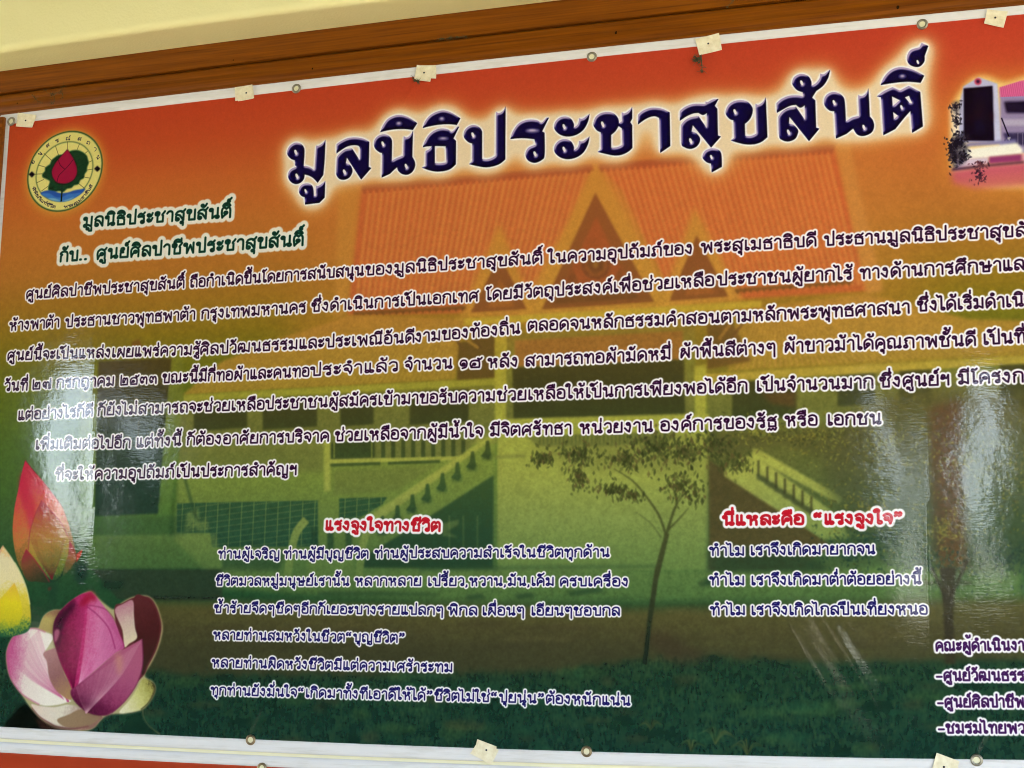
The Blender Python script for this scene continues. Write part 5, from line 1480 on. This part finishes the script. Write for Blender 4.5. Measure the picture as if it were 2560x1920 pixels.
def eyelet(px, py, kind, parent, y=None, tilt=0):
    X, Z = at(px, py, 0.008)
    yy = (SHEET_Y - float(disp(X, Z)) - 0.0009) if y is None else y
    o = bpy.data.objects.new('eyelet', EY[kind])
    COL.objects.link(o)
    o.parent = parent
    o.location = (X, yy, Z)
    o.rotation_euler = (math.radians(tilt), 0, random.uniform(-.06, .06))
    h = bpy.data.objects.new('opening', DISC)
    COL.objects.link(h)
    h.parent = o


for px, py, k in [(29, 304, 'n'), (741.5, 222, 'n'), (1480, 142.5, 'n'), (2306, 61, 'n'), (627, 1849.5, 'b'), (1467, 1878.5, 'b'), (2442, 1900, 'n'), (2770, 30, 'n')]:
    eyelet(px, py, k, banner)

# ------------------------------------------------------------------ second banner below, and the board both are nailed to
banner2 = empty('banner')
tag(banner2, 'second banner along the bottom, plain orange with a white hem, mostly out of view', 'banner')
Z_TOP2, Z_RED2 = Curve(L_TOP2), Curve(L_RED2)
_keep = (SHEET_Y,)


def flat_strip(name, za, zb, y, mat, parent, label=None, m=4):
    xs = np.linspace(X_LEFT - .01, X_RIGHT, 120)
    rows = [za(xs) + (zb(xs) - za(xs)) * k for k in np.linspace(0, 1, m)]
    wob = 0.0008 * np.sin(11 * xs) + .0005 * np.sin(29 * xs + 1)
    V = np.concatenate([np.c_[xs, y + wob + .004, rows[0]]] + [np.c_[xs, y + wob, r] for r in rows] + [np.c_[xs, y + wob + .004, rows[-1]]])
    o = link_mesh(name, V, grid_faces(120, m + 2), mat, parent, True)
    if label: o['label'] = label
    return o


flat_strip('sheet', lambda x: Z_TOP2(x) - .45, Z_TOP2, -0.0065, M_RED, banner2)
flat_strip('hem', Z_RED2, lambda x: Z_TOP2(x) + .0005, -0.0074, M_HEM, banner2)
flat_strip('weld', lambda x: Z_TOP2(x) - .0075, lambda x: Z_TOP2(x) - .0066, -0.0082, M_HEM, banner2)
eyelet(655, 1920, 'b', banner2, -0.0084)
eyelet(1490, 1955, 'b', banner2, -0.0084)

zlo = float(Z_TOP2(0)) - .5
board = box('backing_board', X_LEFT - .06, X_RIGHT + .1, 0.001, 0.02, zlo, float(Z_TOP(0)) + .12, M_BOARD)
tag(board, 'cream backing board showing as a pale strip between the two banners', 'board')
# pale batten seen in the gap between the banners, with a butt joint
bat = empty('batten')
tag(bat, 'narrow cream batten in the gap between the upper and lower banner', 'batten')
Zb0, Zb1 = (lambda x: Z_TOP2(x) - .004), (lambda x: Z_BOT(x) + .004)
xj = at(221, 1863)[0]
for xa, xb in ((X_LEFT - .02, xj - .0006), (xj + .0006, X_RIGHT)):
    xs = np.linspace(xa, xb, 60)
    za, zb = Zb0(xs), Zb1(xs)
    V = np.concatenate([np.c_[xs, xs * 0 + .0005, za], np.c_[xs, xs * 0 - .004, za], np.c_[xs, xs * 0 - .004, zb], np.c_[xs, xs * 0 + .0005, zb]])
    link_mesh('strip', V, grid_faces(60, 4), M_BOARD, bat)

# ------------------------------------------------------------------ wooden frame: top rail of two mouldings, left stile
frame = empty('wooden_frame')
tag(frame, 'varnished brown wooden frame rail running above the banner', 'frame')
tan_z = px_line(L_TAN, 0.016, XS)
gro_z = px_line(L_GROOVE, 0.016, XS)
bot_z = px_line([(p[0], p[1] + .5) for p in L_TOP], 0.0115, XS)
secs, secs2 = [], []
for (x0, z0), (x1, z1), (x2, z2) in zip(tan_z, gro_z, bot_z):
    secs.append([(x0, 0.0, z0 + .02), (x0, -.016, z0 + .02), (x0, -.016, z0 - .001), (x1, -.016, z1 + .0030), (x1, -.0150, z1 + .0020), (x1, -.008, z1 + .0014), (x1, .0, z1 + .0014)])
    h = z1 - z2
    prof = [(.0, -.0002), (-.011, -.0002), (-.0155, -.0018), (-.0185, -.004), (-.0200, -.009), (-.0206, -.30 * h), (-.0200, -.36 * h), (-.0194, -.40 * h), (-.0205, -.43 * h), (-.0222, -.55 * h), (-.0226, -.68 * h),
            (-.0214, -.78 * h), (-.0196, -.84 * h), (-.0180, -.865 * h), (-.0186, -.89 * h), (-.0200, -.93 * h), (-.0200, -.975 * h), (-.0185, -1.0 * h), (-.004, -1.0 * h)]
    secs2.append([(x1, y * .62, z1 + dz) for y, dz in prof])
sweep('rail', secs, M_WOOD, frame, False)
sweep('moulding', secs2, M_WOOD, frame, True)
xs0, zt = at(3.5, 292, .02)
xe = at(5.2, 330, .02)[0]
st = [(xe - .05, 0), (xe - .05, -.018), (xe - .004, -.018), (xe - .001, -.0165), (xe, -.014), (xe, 0)]
sweep('stile', [[(x, y, zt + .0005) for x, y in st], [(x, y, zlo) for x, y in st]], M_WOOD, frame, False)

# ------------------------------------------------------------------ plastered beam over the frame
BEAM_D = None
best = 9
for d in np.linspace(.02, .4, 190):
    e_ = np.mean([abs(at(x, np.polyval(np.polyfit(*zip(*L_BEAM), 2), x), d)[1] - at(x, np.polyval(np.polyfit(*zip(*L_TAN), 2), x), .016)[1]) for x in (0, 300, 600, 900)])
    if e_ < best: best, BEAM_D = e_, d
front = px_line(L_BEAM, BEAM_D, XS)
secs = []
Rb = .016
for (xf, zf), (xt, ztan) in zip(front, tan_z):
    s = [(xt, .02, ztan + .0006), (xt, -.010, ztan + .0006)]
    zz = zf + .001
    for k in np.linspace(.12, .85, 5): s.append((xt, -.016 - (BEAM_D - .016 - Rb) * k, ztan + .0006 + (zz - ztan) * k))
    for a in np.linspace(0, math.pi / 2, 7): s.append((xf, -BEAM_D + Rb - Rb * math.sin(a), zz + Rb - Rb * math.cos(a)))
    s.append((xf, -BEAM_D, zz + .15))
    s.append((xf, -BEAM_D, zz + .75))
    secs.append(s)
beam = sweep('plaster_beam', secs, M_PLASTER, None, True)
tag(beam, 'pale yellow plastered beam with a rounded lower edge above the wooden frame', 'beam')


# ------------------------------------------------------------------ paper washers nailed through the hem
def card(corners, d0, d1, parent, curl=0.0012):
    """a square of card: corners in photograph pixels, clockwise from the top left"""
    P = np.array([at(x, y, .012) for x, y in corners])
    n = 7
    V = []
    for s, y0 in ((0, d0), (1, d1)):
        for j in range(n):
            for i in range(n):
                u, w = i / (n - 1), j / (n - 1)
                p = (P[0] * (1 - u) + P[1] * u) * (1 - w) + (P[3] * (1 - u) + P[2] * u) * w
                c = curl * ((2 * u - 1) ** 2 * .7 + (2 * w - 1) ** 2) + random.uniform(0, .0001)
                V.append((p[0], -y0 - c, p[1]))
    f = []
    N = n * n
    for j in range(n - 1):
        for i in range(n - 1):
            a = j * n + i
            f.append((a + N, a + 1 + N, a + n + 1 + N, a + n + N)[::-1])
            f.append((a, a + 1, a + n + 1, a + n))
    rim = [i for i in range(n)] + [j * n + n - 1 for j in range(1, n)] + [(n - 1) * n + i for i in range(n - 2, -1, -1)] + [j * n for j in range(n - 2, 0, -1)]
    for a, b in zip(rim, rim[1:] + rim[:1]): f.append((a, b, b + N, a + N))
    return link_mesh('card', V, f, M_CARD, parent, False)


def nail(px, py, d, parent):
    X, Z = at(px, py, d)
    n, v, f = 14, [], []
    prof = [(.0, .0012), (.0011, .0011), (.0018, .0006), (.0020, 0), (.0012, -.0002), (.0009, -.004)]
    for i in range(n):
        a = 2 * math.pi * i / n
        for r, h in prof: v.append((X + r * math.cos(a), -d - h, Z + r * math.sin(a)))
    k = len(prof)
    for i in range(n):
        for j in range(k - 1): f.append((i * k + j, i * k + j + 1, ((i + 1) % n) * k + j + 1, ((i + 1) % n) * k + j))
    return link_mesh('nail', v, f, M_NAIL, parent, True)


def px_of(org, pts):
    return [(org[0] + x / org[2], org[1] + y / org[2]) for x, y in pts]


def washer(label, sheets, nl, org):
    t = empty('paper_washer')
    tag(t, label, 'paper washer', 'paper washers nailed along the banner hem')
    d = .0108
    for s in sheets:
        card(px_of(org, s), d, d + .0005, t)
        d += .0009
    x, y = px_of(org, [nl])[0]
    nail(x, y, d + .0002, t)
    return t


washer('pale card square nailed beside the eyelet in the upper left corner', [[(352, 770), (690, 812), (640, 965), (330, 940)], [(345, 775), (676, 822), (615, 1052), (308, 1030)]], (482, 915), (0, 180, 7.542))
washer('pair of cream card squares nailed to the left of the second eyelet from the left', [[(276, 506), (600, 455), (632, 705), (284, 757)], [(315, 520), (588, 462), (622, 715), (340, 767)]], (483, 607), (550, 150, 7.373))
washer('two overlapping card squares with a dust clot under them, above the title', [[(988, 206), (1082, 204), (1083, 287), (1000, 282)], [(966, 204), (1062, 216), (1048, 308), (948, 294)]], (1008, 250), (650, 80, 2.458))
washer('large clean card square with one rounded corner, over the middle right of the title', [[(586, 92), (732, 56), (750, 160), (610, 193)]], (665, 120), (1500, 60, 2.458))
washer('card square with faint red print, nearest the upper right corner', [[(1986, 58), (2113, 72), (2086, 172), (1967, 145)]], (2036, 108), (1660, 0, 2.458))
washer('tilted pair of card squares on the lower hem', [[(812, 132), (945, 183), (935, 262), (786, 232)], [(824, 136), (962, 206), (908, 308), (764, 232)]], (873, 208), (900, 1800, 2.765))
washer('large card square cut off by the bottom of the view', [[(1650, 210), (1797, 265), (1760, 400), (1610, 350)]], (1697, 302), (1700, 1800, 2.572))


# ------------------------------------------------------------------ cobweb and dust caught on the frame
def tube(path, r, n=5):
    v, f = [], []
    P = [Vector(p) for p in path]
    for i, p in enumerate(P):
        t = (P[min(i + 1, len(P) - 1)] - P[max(i - 1, 0)]).normalized()
        a = t.orthogonal().normalized()
        b = t.cross(a)
        rr = r * (1 - .6 * i / max(len(P) - 1, 1))
        for k in range(n):
            q = 2 * math.pi * k / n
            v.append(p + a * rr * math.cos(q) + b * rr * math.sin(q))
    for i in range(len(P) - 1):
        for k in range(n): f.append((i * n + k, i * n + (k + 1) % n, (i + 1) * n + (k + 1) % n, (i + 1) * n + k))
    return v, f


def web(name, label, cat, px_paths, d, r, fuzz=10, spread=6, seed=1):
    q = random.Random(seed)
    V, Fc = [], []
    def add(path, rr):
        v, f = tube(path, rr)
        b = len(V)
        V.extend(v)
        Fc.extend([tuple(i + b for i in g) for g in f])
    for pth in px_paths:
        w = []
        for i, (x, y) in enumerate(pth):
            X, Z = at(x, y, d)
            w.append((X, -d - q.uniform(0, .003), Z))
        add(w, r)
        for k in range(fuzz):
            i = q.randrange(len(pth))
            x, y = pth[i]
            pp = []
            for s in range(4):
                X, Z = at(x + q.gauss(0, spread) * (s + .4) / 2, y + q.gauss(0, spread) * (s + .4) / 2, d)
                pp.append((X, -d - q.uniform(0, .005), Z))
            add(pp, r * q.uniform(.3, .7))
    o = link_mesh(name, V, Fc, M_DUST, None, False)
    tag(o, label, cat)
    return o


A8 = (0, 180, 7.542)
web('cobweb', 'small grey cobweb strand, the left of two on the frame near the corner', 'cobweb', [px_of(A8, [(620, 430), (660, 490), (690, 530), (750, 570), (810, 600)])], .023, .0007, 9, 3, 2)
web('cobweb', 'larger tangled grey cobweb on the frame near the corner', 'cobweb', [px_of(A8, [(1010, 420), (1030, 480), (1040, 540), (975, 600)]), px_of(A8, [(1020, 430), (1080, 390), (1150, 370), (1210, 260)]), px_of(A8, [(1120, 400), (1190, 420), (1195, 500)]), px_of(A8, [(860, 340), (900, 400), (980, 420)])], .023, .0007, 8, 3, 3)
web('dust_clot', 'dark dust clot hanging below the large card square over the title', 'dust', [[(1738, 141), (1742, 150), (1748, 158)], [(1752, 140), (1755, 165), (1756, 180)], [(1740, 147), (1750, 149)], [(1736, 152), (1748, 146)]], .013, .0016, 14, 3, 4)
web('dust_clot', 'dust clot stuck under the two overlapping card squares', 'dust', [[(1034, 196), (1040, 201), (1046, 206)], [(1036, 203), (1048, 204)]], .0125, .0014, 10, 2.4, 5)
web('dust_clot', 'row of small dust clots caught in the groove of the frame', 'dust', [[(1100, 98), (1108, 97)], [(1125, 96), (1130, 95)], [(1143, 94), (1166, 92)]], .0225, .0009, 10, 3, 6)
web('cobweb', 'thin cobweb strand on the rail above the right end of the title', 'cobweb', [[(1818, 18), (1828, 8), (1834, 3)]], .0225, .0008, 6, 3, 7)
for i, (x, y, s, lb) in enumerate([(43, 259, 1.0, 'dark fly speck on the frame at the far left'), (781, 172, 1.1, 'dark fly speck on the moulding above the second eyelet'), (1540, 82, 1.5, 'dark fly speck on the moulding above the middle of the title'), (2245, 18, 2.0, 'dark nail mark on the frame above the right end of the title'), (580, 148, .8, 'tiny dark speck on the upper rail of the frame')]):
    X, Z = at(x, y, .0225)
    v = [(X + .0016 * s * math.cos(a) * random.uniform(.7, 1.2), -.0228, Z + .0019 * s * math.sin(a) * random.uniform(.7, 1.4)) for a in np.linspace(0, 6.28, 10)[:-1]]
    v.append((X, -.0242, Z))
    o = link_mesh('fly_speck', v, [(k, (k + 1) % 9, 9) for k in range(9)], M_SPECK)
    if y in (148,): o.location = (0, .006, 0)
    tag(o, lb, 'speck')
# ------------------------------------------------------------------ the porch the banner hangs in (unseen behind the camera, built to shape light) and the screen added for gloss
M_CEIL = noisy('porch_ceiling_boards', lin((62, 48, 34)), lin((78, 60, 42)), 3, 0.9, spec=0.1)
M_OPP = noisy('gloss_screen_dark', lin((30, 38, 22)), lin((40, 48, 28)), 3, 1.0, spec=0.0)  # for the unseen screen added behind the camera
M_FLOOR = noisy('porch_tiles', lin((170, 158, 136)), lin((185, 170, 146)), 2, 0.7)
M_GROUND = noisy('yard_ground', lin((150, 140, 110)), lin((170, 158, 124)), .6, 0.95)
tag(box('porch_roof', -14, 16, -5.0, 0.3, 3.625, 3.75, M_CEIL), kind='structure')
tag(box('wall', -14, 16, .022, .2, -.1, 3.62, M_PLASTER), kind='structure')
tag(box('porch_floor', -14, 16, -5.2, 0.021, -0.12, 0.0, M_FLOOR), kind='structure')
tag(box('ground', -150, 150, -200, 60, -0.5, -0.35, M_GROUND), kind='structure')


def mirrored(px, py, y=6.0):
    """the point y metres out in the yard that a flat banner would mirror to the camera at this place"""
    v = MCW @ np.array([(px - 1280) / F_PX, (py - 960) / F_PX, 1.0])
    t = (CAM_D + y) / v[2]
    return CAM_X + t * v[0], CAM_Z - t * v[1]


GAPS = [  # openings in the added screen, shaped to place sky glare on the vinyl
    [(92, 1060), (104, 970), (150, 905), (225, 885), (240, 960), (241, 1130), (239, 1372), (196, 1372), (170, 1330), (120, 1320), (100, 1200)],
    [(262, 890), (285, 925), (330, 995), (384, 1065), (404, 1130), (396, 1225), (378, 1180), (350, 1115), (300, 1020), (270, 945)],
    [(312, 1110), (324, 1100), (330, 1250), (318, 1290)], [(334, 1130), (346, 1140), (354, 1300), (340, 1290)], [(358, 1160), (370, 1180), (376, 1310), (364, 1310)], [(380, 1230), (396, 1235), (390, 1320), (382, 1310)], [(84, 900), (91, 900), (95, 1240), (88, 1240)],
    [(468, 1235), (480, 1250), (464, 1335), (454, 1320)],
    [(2150, 985), (2192, 1000), (2204, 1080), (2242, 1180), (2264, 1295), (2240, 1285), (2215, 1190), (2168, 1080)],
    [(2294, 1060), (2317, 1040), (2319, 1300), (2323, 1560), (2296, 1560), (2288, 1300)],
    [(2450, 950), (2500, 945), (2508, 1060), (2522, 1180), (2512, 1270), (2490, 1280), (2470, 1300), (2446, 1290), (2444, 1150), (2450, 1050)],
    [(2448, 1320), (2460, 1310), (2462, 1480), (2450, 1490)], [(2476, 1330), (2486, 1310), (2490, 1490), (2478, 1480)], [(2502, 1310), (2512, 1300), (2518, 1480), (2506, 1490)],
    [(1962, 1545), (1988, 1550), (2012, 1600), (2016, 1665), (1996, 1640)], [(2056, 1562), (2078, 1572), (2114, 1640), (2128, 1668), (2104, 1670), (2078, 1630)], [(2150, 1740), (2166, 1740), (2202, 1792), (2180, 1792)],
    [(2255, 1290), (2264, 1290), (2268, 1540), (2258, 1540)], [(2276, 1330), (2283, 1330), (2286, 1550), (2279, 1550)],
    [(50, 1580), (95, 1570), (138, 1598), (132, 1614), (90, 1600), (60, 1606)], [(160, 1592), (222, 1594), (226, 1606), (160, 1604)],
]
hq = random.Random(11)


def jag(poly, amp, step):
    out = []
    for a, b in zip(poly, poly[1:] + poly[:1]):
        n = max(1, int(math.hypot(b[0] - a[0], b[1] - a[1]) / step))
        for i in range(n):
            t = i / n
            out.append((a[0] + (b[0] - a[0]) * t + (hq.uniform(-amp, amp) if i else 0), a[1] + (b[1] - a[1]) * t + (hq.uniform(-amp, amp) if i else 0)))
    return out


rect = [(-6.7, -.35), (2.3, -.35), (2.3, 4.6), (-6.7, 4.6)]
hv2, hf2 = plate([rect] + [[mirrored(*p) for p in jag(g, 4, 22)] for g in GAPS])
N_ = len(hv2)
hv = [(v[0], y, v[1]) for y in (-6.0, -6.15) for v in hv2]
hf = [tuple(f) for f in hf2] + [tuple(i + N_ for i in reversed(f)) for f in hf2]
cnt = {}
for f in hf2:
    for a, b in zip(f, f[1:] + f[:1]): cnt[(min(a, b), max(a, b))] = cnt.get((min(a, b), max(a, b)), 0) + 1
hf += [(a, b, b + N_, a + N_) for (a, b), c in cnt.items() if c == 1]
for g, share in zip(GAPS, [.2, .2, 0, 0, 0, 0, 0, .3, .35, .3, .28] + [0] * 20):      # flakes added in the wider gaps to dapple the mirrored sky
    if share <= 0: continue
    ring = [mirrored(*p) for p in g]
    A_ = np.array(ring)
    lo_, hi_ = A_.min(0), A_.max(0)
    area = abs(area2(A_)) / 2
    done = 0.0
    while done < share * area:
        x, z = hq.uniform(lo_[0], hi_[0]), hq.uniform(lo_[1], hi_[1])
        if not inside((x, z), ring): continue
        l, w_ = hq.uniform(.02, .06), hq.uniform(.012, .03)
        t = hq.uniform(0, 3.14)
        c, s_ = math.cos(t), math.sin(t)
        b_ = len(hv)
        y_ = hq.uniform(-6.12, -6.02)
        for u, v_, dy in ((-l, 0, 0), (0, w_, .01), (l, 0, 0), (0, -w_, .01)):
            hv.append((x + u * c - v_ * s_, y_ + dy, z + u * s_ + v_ * c))
        hf.append((b_, b_ + 1, b_ + 2, b_ + 3))
        done += 2 * l * w_
gloss_screen = link_mesh('gloss_screen', hv, hf, M_OPP)  # unseen screen, added to shape the reflections on the banner
tag(gloss_screen, 'unseen tall dark screen added across the yard, its gaps shaped for the glare on the vinyl', 'gloss_screen')
